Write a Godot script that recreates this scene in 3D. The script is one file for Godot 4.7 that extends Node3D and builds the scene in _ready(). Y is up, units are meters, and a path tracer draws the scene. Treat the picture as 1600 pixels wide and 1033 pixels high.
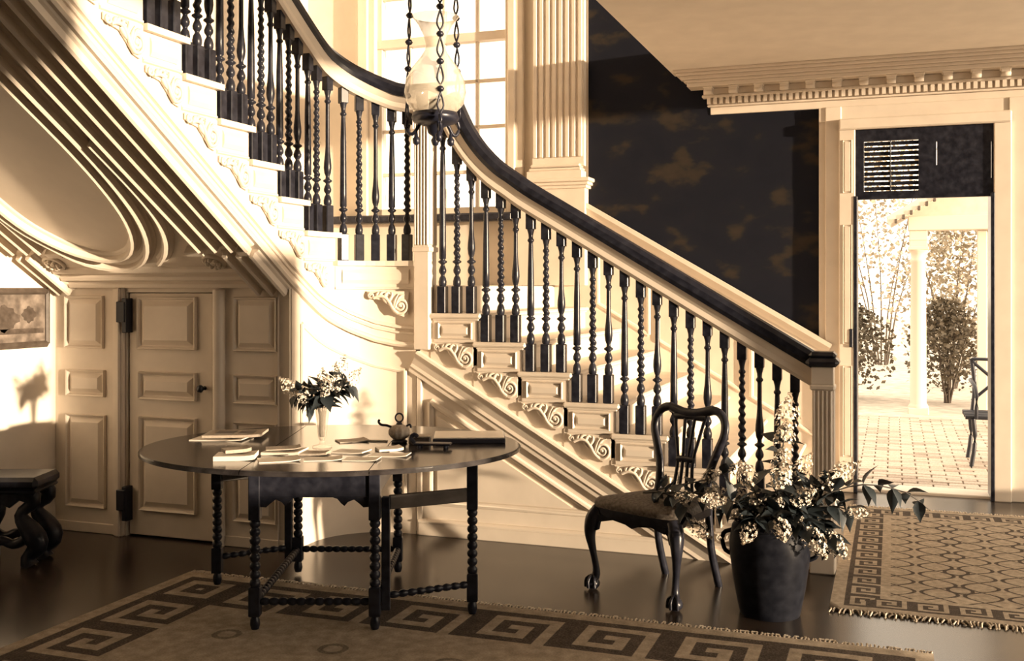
extends Node3D
# An old stair hall: broad lower flight along the rear wall, landing with a tall window,
# upper flight coming forward along the left wall, garden door at the right.

const YAW := 0.348232          # the camera looks this far left of the rear wall's normal
const EYE := 1.45
const ZS := -5.61              # face of the lower flight
const ZB := -7.9               # rear wall
const RISE := 0.1628
const RUN := 0.272
var M := {}
var cache := {}
var used := {}
var rng := RandomNumberGenerator.new()

# ------------------------------------------------------------------ mesh builder
class MB:
	var st := SurfaceTool.new()
	func _init():
		st.begin(Mesh.PRIMITIVE_TRIANGLES)
		st.set_smooth_group(-1)
	func tri(a: Vector3, b: Vector3, c: Vector3):
		st.add_vertex(a); st.add_vertex(b); st.add_vertex(c)
	func quad(a: Vector3, b: Vector3, c: Vector3, d: Vector3):
		tri(a, b, c); tri(a, c, d)
	func box(lo: Vector3, hi: Vector3, xf := Transform3D.IDENTITY, bev := 0.0):
		st.set_smooth_group(-1)
		var c: Vector3 = (lo + hi) * 0.5
		var h: Vector3 = (hi - lo).abs() * 0.5
		var b: float = min(bev, min(h.x, min(h.y, h.z)) * 0.9)
		var ax: Array = [Vector3(1, 0, 0), Vector3(0, 1, 0), Vector3(0, 0, 1)]
		var hh: Array = [h.x, h.y, h.z]
		for i in 3:
			var u: Vector3 = ax[(i + 1) % 3]
			var v: Vector3 = ax[(i + 2) % 3]
			var hu: float = hh[(i + 1) % 3] - b
			var hv: float = hh[(i + 2) % 3] - b
			for s in [-1.0, 1.0]:
				var n: Vector3 = ax[i] * hh[i] * s
				var p: Array = [n - u * hu - v * hv, n + u * hu - v * hv, n + u * hu + v * hv, n - u * hu + v * hv]
				if s > 0: p.reverse()
				quad(xf * (c + p[0]), xf * (c + p[1]), xf * (c + p[2]), xf * (c + p[3]))
		if b <= 0.0: return
		for i in 3:
			var a: Vector3 = ax[i] * (hh[i] - b)
			var u: Vector3 = ax[(i + 1) % 3]
			var v: Vector3 = ax[(i + 2) % 3]
			var hu: float = hh[(i + 1) % 3]
			var hv: float = hh[(i + 2) % 3]
			for s in [-1.0, 1.0]:
				for t in [-1.0, 1.0]:
					var e0: Vector3 = u * s * hu + v * t * (hv - b)
					var e1: Vector3 = u * s * (hu - b) + v * t * hv
					var q: Array = [c + e0 - a, c + e0 + a, c + e1 + a, c + e1 - a]
					if s * t > 0: q.reverse()
					quad(xf * q[0], xf * q[1], xf * q[2], xf * q[3])
		for sx in [-1.0, 1.0]:
			for sy in [-1.0, 1.0]:
				for sz in [-1.0, 1.0]:
					tri(xf * (c + Vector3(sx * h.x, sy * (h.y - b), sz * (h.z - b))), xf * (c + Vector3(sx * (h.x - b), sy * h.y, sz * (h.z - b))), xf * (c + Vector3(sx * (h.x - b), sy * (h.y - b), sz * h.z)))
	# prof: Vector2(radius, y); twist = [starts, turns per metre, depth, y0, y1]
	func lathe(prof: Array, seg: int, xf := Transform3D.IDENTITY, twist := []):
		st.set_smooth_group(0)
		var rings := []
		for p in prof:
			var ring := []
			for k in seg:
				var f: float = TAU * k / seg
				var r: float = p.x
				if twist.size() and p.y > twist[3] and p.y < twist[4]:
					r *= 1.0 + twist[2] * cos(twist[0] * f - TAU * twist[1] * p.y)
				ring.append(xf * Vector3(r * cos(f), p.y, r * sin(f)))
			rings.append(ring)
		for i in rings.size() - 1:
			for k in seg:
				var k2: int = (k + 1) % seg
				quad(rings[i][k], rings[i][k2], rings[i + 1][k2], rings[i + 1][k])
		st.set_smooth_group(-1)
		for e in [0, rings.size() - 1]:
			if prof[e].x > 0.0005:
				var c: Vector3 = xf * Vector3(0, prof[e].y, 0)
				for k in seg:
					if e == 0: tri(c, rings[e][(k + 1) % seg], rings[e][k])
					else: tri(c, rings[e][k], rings[e][(k + 1) % seg])
	# prof: Vector2(side, up) closed loop swept along pts
	func sweep(pts: Array, prof: Array, up := Vector3.UP, smooth_all := false, scales := [], closed := false):
		var n: int = pts.size()
		var rings := []
		for i in n:
			var a: Vector3 = pts[i - 1] if i > 0 else (pts[n - 1] if closed else pts[0])
			var b: Vector3 = pts[i + 1] if i < n - 1 else (pts[0] if closed else pts[n - 1])
			var t: Vector3 = (b - a).normalized()
			var side: Vector3 = t.cross(up)
			if side.length() < 0.02: side = t.cross(Vector3(0.3, 0.2, 1))
			side = side.normalized()
			var nn: Vector3 = side.cross(t).normalized()
			var k: float = scales[i] if scales.size() else 1.0
			var ring := []
			for q in prof:
				ring.append(pts[i] + side * (q.x * k) + nn * (q.y * k))
			rings.append(ring)
		var m: int = prof.size()
		for j in m:
			st.set_smooth_group(0 if smooth_all else j + 1)
			for i in (n if closed else n - 1):
				var i2: int = (i + 1) % n
				quad(rings[i][j], rings[i2][j], rings[i2][(j + 1) % m], rings[i][(j + 1) % m])
		if closed: return
		st.set_smooth_group(-1)
		var idx = Geometry2D.triangulate_polygon(PackedVector2Array(prof))
		for k in range(0, idx.size(), 3):
			tri(rings[0][idx[k]], rings[0][idx[k + 1]], rings[0][idx[k + 2]])
			tri(rings[n - 1][idx[k]], rings[n - 1][idx[k + 2]], rings[n - 1][idx[k + 1]])
	func tube(pts: Array, r: float, seg := 8, scales := [], flat := 1.0, up := Vector3.UP):
		var pr := []
		for k in seg:
			pr.append(Vector2(cos(TAU * k / seg) * r, sin(TAU * k / seg) * r * flat))
		sweep(pts, pr, up, true, scales)
	# polygon in local xy, thickness z0..z1
	func prism(poly: Array, z0: float, z1: float, xf := Transform3D.IDENTITY):
		st.set_smooth_group(-1)
		var idx = Geometry2D.triangulate_polygon(PackedVector2Array(poly))
		for k in range(0, idx.size(), 3):
			var a: Vector2 = poly[idx[k]]
			var b: Vector2 = poly[idx[k + 1]]
			var c: Vector2 = poly[idx[k + 2]]
			tri(xf * Vector3(a.x, a.y, z1), xf * Vector3(c.x, c.y, z1), xf * Vector3(b.x, b.y, z1))
			tri(xf * Vector3(a.x, a.y, z0), xf * Vector3(b.x, b.y, z0), xf * Vector3(c.x, c.y, z0))
		for k in poly.size():
			var a: Vector2 = poly[k]
			var b: Vector2 = poly[(k + 1) % poly.size()]
			quad(xf * Vector3(a.x, a.y, z0), xf * Vector3(a.x, a.y, z1), xf * Vector3(b.x, b.y, z1), xf * Vector3(b.x, b.y, z0))
	func done() -> ArrayMesh:
		st.generate_normals()
		return st.commit()

# ------------------------------------------------------------------ scene helpers
func v2(a: Array) -> Array:
	var o := []
	for p in a: o.append(Vector2(p[0], p[1]))
	return o
func outward(a: Array) -> Array:      # a profile for sweeps that run along plan()
	var o := []
	for p in a: o.append(Vector2(0.002 - p[0], p[1]))
	return o
func v3(a: Array) -> Array:
	var o := []
	for p in a: o.append(Vector3(p[0], p[1], p[2]))
	return o
func mesh_part(called: String, mesh: Mesh, mat: Material, parent: Node, at := Transform3D.IDENTITY) -> MeshInstance3D:
	var o := MeshInstance3D.new()
	o.name = called
	o.mesh = mesh
	o.material_override = mat
	parent.add_child(o, true)
	o.transform = at
	return o
func part(called: String, b: MB, mat: Material, parent: Node) -> MeshInstance3D:
	return mesh_part(called, b.done(), mat, parent)
func numbered(called: String) -> String:
	if not used.has(called):
		used[called] = 0
		return called
	used[called] += 1
	return "%s_%03d" % [called, used[called]]
func tag(o: Node, label: String, category: String, group := "", kind := ""):
	o.set_meta("label", label)
	o.set_meta("category", category)
	if group: o.set_meta("group", group)
	if kind: o.set_meta("kind", kind)
func thing(called: String, label: String, category: String, at := Vector3.ZERO, turn := 0.0, group := "", kind := "") -> Node3D:
	var o := Node3D.new()
	o.name = numbered(called)
	add_child(o)
	o.position = at
	o.rotation.y = turn
	tag(o, label, category, group, kind)
	return o
func solo(called: String, b: MB, mat: Material, label: String, category: String, group := "", kind := "", at := Transform3D.IDENTITY) -> MeshInstance3D:
	var o := MeshInstance3D.new()
	o.name = numbered(called)
	o.mesh = b.done()
	o.material_override = mat
	add_child(o)
	o.transform = at
	tag(o, label, category, group, kind)
	return o
# a point given by its offset to the right of the camera's axis, its distance along it and its height
func CL(lat: float, d: float, h: float) -> Vector3:
	return Vector3(lat * cos(YAW) - d * sin(YAW), h, -(lat * sin(YAW) + d * cos(YAW)))
func T(at: Vector3, turn := 0.0) -> Transform3D:
	return Transform3D(Basis(Vector3.UP, turn), at)
# a transform whose y axis runs from a to b
func along(a: Vector3, b: Vector3) -> Transform3D:
	var y := (b - a).normalized()
	var x := y.cross(Vector3(0, 0, 1))
	if x.length() < 0.1: x = y.cross(Vector3(1, 0, 0))
	x = x.normalized()
	return Transform3D(Basis(x, y, x.cross(y)), a)
func smooth_path(pts: Array, n: int) -> Array:
	var c := Curve3D.new()
	for i in pts.size():
		var a: Vector3 = pts[max(i - 1, 0)]
		var b: Vector3 = pts[min(i + 1, pts.size() - 1)]
		var l1: float = (pts[i] - a).length()
		var l2: float = (pts[i] - b).length()
		var t := (b - a).normalized()
		c.add_point(pts[i], -t * l1 * 0.33, t * l2 * 0.33)
	c.bake_interval = 0.01
	var o := []
	var L := c.get_baked_length()
	for i in n + 1:
		o.append(c.sample_baked(L * i / n, true))
	return o

# ------------------------------------------------------------------ materials
func noise_tex(freq: float, c0: Color, c1: Color, seed_no: int, size := 256, oct := 4, bump := false) -> NoiseTexture2D:
	var n := FastNoiseLite.new()
	n.seed = seed_no
	n.frequency = freq
	n.fractal_octaves = oct
	var t := NoiseTexture2D.new()
	t.width = size; t.height = size
	t.seamless = true
	t.noise = n
	if bump:
		t.as_normal_map = true
		t.bump_strength = 3.0
	else:
		var g := Gradient.new()
		g.set_color(0, c0); g.set_color(1, c1)
		t.color_ramp = g
	return t
func lin(r: float, g: float, b: float) -> Color:
	return Color(r, g, b).linear_to_srgb()
func mat(key: String, c: Color, rough: float, freq := 0.0, vary := 0.0, scale := 1.0, spec := 0.5) -> StandardMaterial3D:
	var m := StandardMaterial3D.new()
	m.roughness = rough
	m.metallic_specular = spec
	m.cull_mode = BaseMaterial3D.CULL_DISABLED
	if freq > 0.0:
		m.albedo_color = Color.WHITE
		m.albedo_texture = noise_tex(freq, c.darkened(vary), c.lightened(vary * 0.5), key.hash() % 1000)
		m.uv1_triplanar = true
		m.uv1_world_triplanar = true
		m.uv1_scale = Vector3.ONE * scale
	else:
		m.albedo_color = c
	M[key] = m
	return m

func make_materials():
	mat("paint", lin(0.78, 0.69, 0.59), 0.45, 0.02, 0.05, 0.8)
	mat("plaster", lin(0.80, 0.72, 0.62), 0.8, 0.02, 0.05, 0.7)
	mat("whitewash", lin(0.88, 0.81, 0.72), 0.85, 0.02, 0.04, 0.7)
	mat("dark_wood", lin(0.010, 0.011, 0.020), 0.30, 0.03, 0.25, 2.0, 0.4)
	mat("mahogany", lin(0.009, 0.010, 0.019), 0.28, 0.03, 0.25, 2.0, 0.4)
	mat("brown_wood", lin(0.075, 0.055, 0.042), 0.4, 0.03, 0.25, 2.0)
	mat("table_wood", lin(0.030, 0.025, 0.026), 0.16, 0.03, 0.3, 1.5)
	mat("black_iron", lin(0.012, 0.014, 0.024), 0.4)
	mat("bronze", lin(0.018, 0.020, 0.036), 0.35)
	M.bronze.metallic = 0.2
	mat("dark_leaf", lin(0.022, 0.030, 0.036), 0.45)
	mat("stem", lin(0.05, 0.045, 0.04), 0.6)
	mat("blossom", lin(0.78, 0.70, 0.60), 0.8)
	mat("paper", lin(0.82, 0.75, 0.66), 0.7)
	mat("glossy_paper", lin(0.84, 0.78, 0.70), 0.25)
	mat("old_paper", lin(0.52, 0.44, 0.36), 0.75, 0.05, 0.2, 6.0)
	mat("dark_cover", lin(0.03, 0.03, 0.045), 0.5)
	mat("photo_print", lin(0.20, 0.16, 0.13), 0.5, 0.08, 0.6, 20.0)
	mat("picture_tone", lin(0.20, 0.15, 0.115), 0.6, 0.02, 0.45, 1.6)
	mat("upholstery", lin(0.11, 0.082, 0.062), 0.7, 0.05, 0.5, 4.0)
	mat("fringe", lin(0.62, 0.53, 0.42), 0.9)
	mat("jar", lin(0.006, 0.007, 0.012), 0.4, 0.03, 0.2, 2.0, 0.2)
	mat("clapboard", lin(0.66, 0.58, 0.49), 0.7, 0.03, 0.06, 1.0)
	mat("porch_white", lin(0.62, 0.54, 0.45), 0.6)
	mat("brick_a", lin(0.56, 0.47, 0.39), 0.85, 0.06, 0.2, 3.0)
	mat("brick_b", lin(0.64, 0.55, 0.46), 0.85, 0.06, 0.2, 3.0)
	mat("brick_c", lin(0.46, 0.37, 0.30), 0.85, 0.06, 0.2, 3.0)
	mat("earth", lin(0.70, 0.62, 0.53), 0.95, 0.03, 0.2, 0.6)
	mat("garden_leaf", lin(0.15, 0.125, 0.09), 0.7)
	mat("garden_leaf_pale", lin(0.33, 0.28, 0.21), 0.7)
	mat("twig", lin(0.09, 0.07, 0.055), 0.8)
	# scenic wallpaper, almost black with brownish clouds
	var wp := StandardMaterial3D.new()
	wp.roughness = 0.75
	wp.metallic_specular = 0.25
	var wn := noise_tex(0.008, Color.BLACK, Color.WHITE, 12, 512, 5)
	var g := Gradient.new()
	g.set_color(0, lin(0.0085, 0.010, 0.018)); g.set_color(1, lin(0.040, 0.031, 0.024))
	g.add_point(0.60, lin(0.011, 0.012, 0.019))
	g.add_point(0.76, lin(0.030, 0.024, 0.020))
	wn.color_ramp = g
	wp.albedo_texture = wn
	wp.uv1_triplanar = true
	wp.uv1_world_triplanar = true
	wp.uv1_scale = Vector3(0.45, 0.75, 0.45)
	M.wallpaper = wp
	# waxed dark floor with a stretched grain
	var fl := StandardMaterial3D.new()
	fl.roughness = 0.24
	fl.albedo_texture = noise_tex(0.02, lin(0.022, 0.017, 0.015), lin(0.055, 0.040, 0.030), 5, 512, 5)
	fl.uv1_triplanar = true
	fl.uv1_world_triplanar = true
	fl.uv1_scale = Vector3(0.35, 0.35, 2.6)
	M.floor = fl
	# glass
	var gl := StandardMaterial3D.new()
	gl.transparency = BaseMaterial3D.TRANSPARENCY_ALPHA
	gl.albedo_color = Color(1, 0.97, 0.9, 0.06)
	gl.roughness = 0.03
	gl.cull_mode = BaseMaterial3D.CULL_DISABLED
	M.glass = gl
	var gg: StandardMaterial3D = gl.duplicate()
	gg.albedo_color = Color(0.95, 0.92, 0.86, 0.30)
	gg.roughness = 0.05
	M.globe = gg
	var gv: StandardMaterial3D = gl.duplicate()
	gv.albedo_color = Color(0.9, 0.85, 0.78, 0.18)
	M.vase_glass = gv

# ------------------------------------------------------------------ wall with rectangular openings, in the xy plane, thickness z0..z1
func holed(b: MB, x0: float, x1: float, y0: float, y1: float, z0: float, z1: float, holes: Array, xf := Transform3D.IDENTITY):
	var xs := [x0, x1]
	for h in holes:
		xs.append(h[0]); xs.append(h[1])
	xs.sort()
	for i in xs.size() - 1:
		if xs[i + 1] - xs[i] < 0.001: continue
		var mid: float = (xs[i] + xs[i + 1]) * 0.5
		var cuts := []
		for h in holes:
			if mid > h[0] and mid < h[1]: cuts.append([h[2], h[3]])
		cuts.sort_custom(func(p, q): return p[0] < q[0])
		var y := y0
		for c in cuts:
			if c[0] > y + 0.001: b.box(Vector3(xs[i], y, z0), Vector3(xs[i + 1], c[0], z1), xf)
			y = c[1]
		if y < y1 - 0.001: b.box(Vector3(xs[i], y, z0), Vector3(xs[i + 1], y1, z1), xf)

# a raised and fielded panel in a moulded frame, on the plane z = 0 facing +z
func raised_panel(b: MB, x0: float, x1: float, y0: float, y1: float, xf: Transform3D, frame := 0.014, depth := 0.014, field := 0.035):
	var loop := [Vector3(x0, y0, 0), Vector3(x1, y0, 0), Vector3(x1, y1, 0), Vector3(x0, y1, 0)]
	# moulded frame: four mitred strips
	var prof := [[0.0, 0.0], [0.004, depth], [frame * 0.6, depth * 0.75], [frame, 0.0]]
	var c := Vector3((x0 + x1) / 2, (y0 + y1) / 2, 0)
	var hx := (x1 - x0) / 2
	var hy := (y1 - y0) / 2
	for k in prof.size() - 1:
		var i0: float = prof[k][0]
		var i1: float = prof[k + 1][0]
		frustum(b, c, hx - i0, hy - i0, prof[k][1], hx - i1, hy - i1, prof[k + 1][1], xf)
	var f0 := frame
	var f1 := frame + field
	frustum(b, c, hx - f0, hy - f0, -0.004, hx - f1, hy - f1, depth * 0.9, xf)
	b.quad(xf * (c + Vector3(-hx + f1, -hy + f1, depth * 0.9)), xf * (c + Vector3(-hx + f1, hy - f1, depth * 0.9)), xf * (c + Vector3(hx - f1, hy - f1, depth * 0.9)), xf * (c + Vector3(hx - f1, -hy + f1, depth * 0.9)))
func frustum(b: MB, c: Vector3, ax: float, ay: float, az: float, bx: float, by: float, bz: float, xf: Transform3D):
	var s := [Vector2(-1, -1), Vector2(1, -1), Vector2(1, 1), Vector2(-1, 1)]
	b.st.set_smooth_group(-1)
	for i in 4:
		var p: Vector2 = s[i]
		var q: Vector2 = s[(i + 1) % 4]
		b.quad(xf * (c + Vector3(p.x * ax, p.y * ay, az)), xf * (c + Vector3(p.x * bx, p.y * by, bz)), xf * (c + Vector3(q.x * bx, q.y * by, bz)), xf * (c + Vector3(q.x * ax, q.y * ay, az)))

func _ready():
	rng.seed = 7
	# ---- camera
	var cam := Camera3D.new()
	cam.name = "camera"
	add_child(cam)
	cam.position = Vector3(0, EYE, 0)
	cam.rotation.y = YAW
	cam.near = 0.1
	cam.far = 200.0
	cam.set_frustum(0.1 * 1033.0 / 1639.0, Vector2(0, -0.1 * 66.5 / 1639.0), 0.1, 200.0)
	cam.current = true
	# ---- sky and air
	var we := WorldEnvironment.new()
	we.name = "environment"
	var env := Environment.new()
	env.background_mode = Environment.BG_SKY
	var sky := Sky.new()
	var sm := ProceduralSkyMaterial.new()
	var sc := lin(1.0, 0.83, 0.63)
	sm.sky_top_color = sc
	sm.sky_horizon_color = sc
	sm.ground_horizon_color = sc
	sm.ground_bottom_color = sc
	sm.sun_angle_max = 0.0
	sm.sky_energy_multiplier = 1.0
	sky.sky_material = sm
	env.sky = sky
	env.background_energy_multiplier = 2.4
	env.tonemap_mode = Environment.TONE_MAPPER_LINEAR
	env.tonemap_exposure = 1.3
	env.sdfgi_enabled = true
	env.ssao_enabled = true
	env.ssil_enabled = true
	we.environment = env
	add_child(we)
	# ---- low sun through the entrance at the right
	var sun := DirectionalLight3D.new()
	sun.name = "sun"
	add_child(sun)
	var az := deg_to_rad(15.0)
	var el := deg_to_rad(2.8)
	sun.look_at_from_position(Vector3.ZERO, Vector3(-cos(el) * cos(az), -sin(el), -cos(el) * sin(az)), Vector3.UP)
	sun.light_color = lin(1.0, 0.77, 0.52)
	sun.light_energy = 2.5
	sun.light_angular_distance = 1.0
	sun.shadow_enabled = true

	make_materials()
	build_shell()
	build_rear_trim()
	build_landing_window()
	build_garden_door()
	build_stairs()
	build_understair()
	build_outside()
	build_rugs()
	build_table()
	build_chair()
	build_lantern()
	build_left_things()
	build_flowers()
	build_table_things()

# ------------------------------------------------------------------ shell
func build_shell():
	var b := MB.new()
	b.box(Vector3(-4.94, -0.2, -8.1), Vector3(3.2, 0.0, 2.6))
	solo("floor", b, M.floor, "dark waxed wooden floor of the stair hall", "floor", "", "structure")
	b = MB.new()
	holed(b, -4.94, 3.2, 0.0, 6.2, -8.1, ZB, [[-4.09, -2.89, 2.05, 5.0], [-0.25, 0.645, 0.0, 2.57]])
	solo("wall_back", b, M.plaster, "pale rear wall holding landing window and garden doorway", "wall", "", "structure")
	b = MB.new()
	b.box(Vector3(-4.94, 0, -7.9), Vector3(-4.74, 6.2, 2.4))
	solo("wall_left", b, M.plaster, "bright plain wall at the far left beside the closet panels", "wall", "", "structure")
	b = MB.new()
	var side := Transform3D(Basis(Vector3.UP, -PI / 2), Vector3(3.0, 0, 0))
	holed(b, -7.9, 2.4, 0.0, 6.2, -0.2, 0.0, [[-4.57, -3.38, 0.0, 3.03], [-3.38, -2.93, 1.95, 3.03], [-2.93, -1.7, 0.85, 3.03], [-7.8, -4.8, 0.2, 3.03], [-7.8, -4.8, 3.3, 5.9], [-4.5, -2.0, 3.3, 5.9]], side)
	solo("wall_right", b, M.wallpaper, "dark papered right-hand wall with open entrance and tall windows on both floors", "wall", "", "structure")
	b = MB.new()
	holed(b, -4.94, 3.2, 0.0, 6.2, 2.4, 2.6, [])
	solo("wall_front", b, M.wallpaper, "dark papered front wall closing the hall behind the viewer", "wall", "", "structure")
	b = MB.new()
	b.box(Vector3(-1.55, 3.05, -7.9), Vector3(3.0, 3.25, 2.4))
	b.box(Vector3(-4.74, 3.05, -1.9), Vector3(-1.55, 3.25, 2.4))
	solo("ceiling", b, M.whitewash, "pale hall ceiling ending at the open stairwell", "ceiling", "", "structure")
	b = MB.new()
	b.box(Vector3(-4.94, 6.2, -8.1), Vector3(3.2, 6.4, 2.6))
	solo("ceiling_upper", b, M.plaster, "pale ceiling high above the stairwell", "ceiling", "", "structure")

# ------------------------------------------------------------------ cornice, wallpaper, wainscot, pilaster on the rear wall
func build_rear_trim():
	# dark scenic wallpaper above the sloping wainscot
	var b := MB.new()
	b.prism(v2([[-2.23, 2.02], [-0.42, 0.96], [-0.42, 3.05], [-1.5, 3.05], [-1.5, 6.2], [-2.23, 6.2]]), ZB, ZB + 0.012)
	solo("wallpaper", b, M.wallpaper, "dark scenic wallpaper beside the stairs with faint brown clouds", "wallpaper", "", "structure")
	# sloping wainscot
	var t := thing("wainscot", "pale sloping wainscot panelling on wall beside lower flight", "wainscot", Vector3.ZERO, 0, "", "structure")
	b = MB.new()
	b.prism(v2([[-2.75, 1.2], [-0.42, 0.0], [-0.42, 1.0], [-2.23, 2.06], [-2.75, 2.06]]), ZB, ZB + 0.03)
	part("backing", b, M.paint, t)
	b = MB.new()
	var A := Vector3(-2.25, 2.085, ZB + 0.03)
	var B := Vector3(-0.42, 1.02, ZB + 0.03)
	b.sweep([A, B], v2([[0, -0.10], [0.02, -0.10], [0.025, -0.05], [0.04, -0.03], [0.055, 0.0], [0.055, 0.03], [0.0, 0.03]]))
	part("cap_rail", b, M.paint, t)
	for seg in [[-2.15, -1.75], [-1.68, -1.05], [-0.98, -0.5]]:
		b = MB.new()
		var loop := []
		for q in [[seg[0], 0.30], [seg[1], 0.30], [seg[1], 0.88], [seg[0], 0.88]]:
			var base: float = 1.02 - (q[0] + 0.42) * 0.582 - 1.0
			loop.append(Vector3(q[0], base + q[1], ZB + 0.03))
		for k in 4:
			b.sweep([loop[k], loop[(k + 1) % 4]], v2([[-0.018, 0], [-0.012, 0.012], [0.0, 0.016], [0.012, 0.010], [0.018, 0]]), Vector3(0, 0, 1))
		part("panel_moulding", b, M.paint, t)
	# cornice with modillions and dentils, returned on itself beside the stairwell
	var c := thing("trim_1", "pale classical cornice with modillion blocks above dark wall and garden door", "cornice", Vector3.ZERO, 0, "", "structure")
	var steps := [[2.745, 2.80, 0.02], [2.80, 2.815, 0.04], [2.865, 2.885, 0.075], [2.885, 2.935, 0.065], [2.935, 2.965, 0.17], [2.965, 2.985, 0.185], [2.985, 3.01, 0.21], [3.01, 3.03, 0.24], [3.03, 3.05, 0.26]]
	for s in steps:
		b = MB.new()
		b.box(Vector3(-1.262 - s[2], s[0], ZB), Vector3(3.0, s[1], ZB + s[2]), Transform3D.IDENTITY, 0.004)
		part("moulding", b, M.paint, c)
	b = MB.new()
	b.box(Vector3(-1.29, 2.81, ZB), Vector3(3.0, 2.87, ZB + 0.035))
	var x := -1.30
	while x < 2.9:
		b.box(Vector3(x, 2.818, ZB + 0.03), Vector3(x + 0.026, 2.865, ZB + 0.065))
		x += 0.0455
	var d := part("dentil_course", b, M.paint, c)
	d.set_meta("kind", "stuff")
	b = MB.new()
	b.box(Vector3(-0.03, -0.025, 0), Vector3(0.03, 0.025, 0.085), Transform3D.IDENTITY, 0.004)
	b.box(Vector3(-0.036, 0.013, 0), Vector3(0.036, 0.025, 0.092), Transform3D.IDENTITY, 0.003)
	b.lathe(v2([[0.0, -0.03], [0.016, -0.03], [0.018, 0.0], [0.016, 0.03], [0.0, 0.03]]), 12, Transform3D(Basis(Vector3(0, 0, 1), PI / 2), Vector3(0, -0.018, 0.075)))
	var mm := b.done()
	for k in range(-4, 18):
		mesh_part("modillion", mm, M.paint, c, T(Vector3(-0.554 + 0.1815 * k, 2.91, ZB + 0.065)))
	# pilaster beside the window
	var p := thing("pilaster", "broad fluted pale pilaster on a pedestal between window and dark wallpaper", "pilaster", Vector3.ZERO, 0, "", "structure")
	b = MB.new()
	b.box(Vector3(-2.80, 1.47, ZB), Vector3(-2.23, 2.30, ZB + 0.12))
	part("pedestal", b, M.paint, p)
	b = MB.new()
	b.box(Vector3(-2.82, 2.245, ZB), Vector3(-2.195, 2.27, ZB + 0.15), Transform3D.IDENTITY, 0.004)
	b.box(Vector3(-2.83, 2.27, ZB), Vector3(-2.18, 2.30, ZB + 0.17), Transform3D.IDENTITY, 0.006)
	b.box(Vector3(-2.81, 2.22, ZB), Vector3(-2.21, 2.245, ZB + 0.135), Transform3D.IDENTITY, 0.004)
	part("pedestal_cap", b, M.paint, p)
	b = MB.new()
	b.box(Vector3(-2.70, 2.30, ZB), Vector3(-2.25, 2.36, ZB + 0.13), Transform3D.IDENTITY, 0.004)
	b.box(Vector3(-2.69, 2.36, ZB), Vector3(-2.26, 2.385, ZB + 0.115), Transform3D.IDENTITY, 0.01)
	b.box(Vector3(-2.68, 2.39, ZB), Vector3(-2.27, 2.415, ZB + 0.11), Transform3D.IDENTITY, 0.01)
	part("pilaster_base", b, M.paint, p)
	b = MB.new()
	b.box(Vector3(-2.67, 2.40, ZB), Vector3(-2.25, 5.6, ZB + 0.075))
	for k in 8:
		var fx: float = -2.66 + 0.0525 * k
		b.box(Vector3(fx, 2.47, ZB + 0.07), Vector3(fx + 0.030, 5.5, ZB + 0.09), Transform3D.IDENTITY, 0.004)
	part("fluted_shaft", b, M.paint, p)

func build_landing_window():
	var w := thing("window_1", "tall bright multi-paned sash window above the stair landing", "window", Vector3.ZERO, 0, "", "structure")
	var z := ZB - 0.06
	var b := MB.new()
	for s in [[-4.25, -4.07], [-2.91, -2.76]]:
		b.box(Vector3(s[0], 2.05, ZB), Vector3(s[1], 5.1, ZB + 0.05), Transform3D.IDENTITY, 0.006)
		b.box(Vector3(s[0] + 0.03, 2.05, ZB), Vector3(s[1] - 0.06, 5.1, ZB + 0.075), Transform3D.IDENTITY, 0.006)
	b.box(Vector3(-4.3, 5.0, ZB), Vector3(-2.72, 5.2, ZB + 0.07), Transform3D.IDENTITY, 0.006)
	part("casing", b, M.paint, w)
	b = MB.new()
	for s in [[-4.09, -4.045], [-2.93, -2.89]]:
		b.box(Vector3(s[0], 2.05, z - 0.03), Vector3(s[1], 5.0, z + 0.03))
	b.box(Vector3(-4.09, 2.05, z - 0.03), Vector3(-2.89, 2.11, z + 0.03))
	b.box(Vector3(-4.09, 3.46, z - 0.04), Vector3(-2.89, 3.53, z + 0.05))
	b.box(Vector3(-4.09, 4.94, z - 0.03), Vector3(-2.89, 5.0, z + 0.03))
	part("sash_frame", b, M.paint, w)
	for x in [-3.79, -3.483, -3.188]:
		b = MB.new()
		b.box(Vector3(x - 0.014, 2.1, z - 0.02), Vector3(x + 0.014, 4.95, z + 0.02), Transform3D.IDENTITY, 0.005)
		part("muntin", b, M.paint, w)
	for y in [2.40, 2.764, 3.138, 3.88, 4.24, 4.6]:
		b = MB.new()
		b.box(Vector3(-4.05, y - 0.014, z - 0.02), Vector3(-2.92, y + 0.014, z + 0.02), Transform3D.IDENTITY, 0.005)
		part("muntin", b, M.paint, w)
	var xs := [-4.05, -3.79, -3.483, -3.188, -2.92]
	var ys := [2.1, 2.40, 2.764, 3.138, 3.48, 3.88, 4.24, 4.6, 4.95]
	for i in 4:
		for j in 8:
			b = MB.new()
			b.box(Vector3(xs[i] + 0.005, ys[j] + 0.005, z - 0.002), Vector3(xs[i + 1] - 0.005, ys[j + 1] - 0.005, z + 0.002))
			part("pane", b, M.glass, w)
	b = MB.new()
	b.box(Vector3(-4.47, 1.985, ZB), Vector3(-2.82, 2.05, ZB + 0.14), Transform3D.IDENTITY, 0.012)
	var s := part("window_sill", b, M.mahogany, w)
	s.set_meta("label", "dark wooden window shelf")

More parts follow.
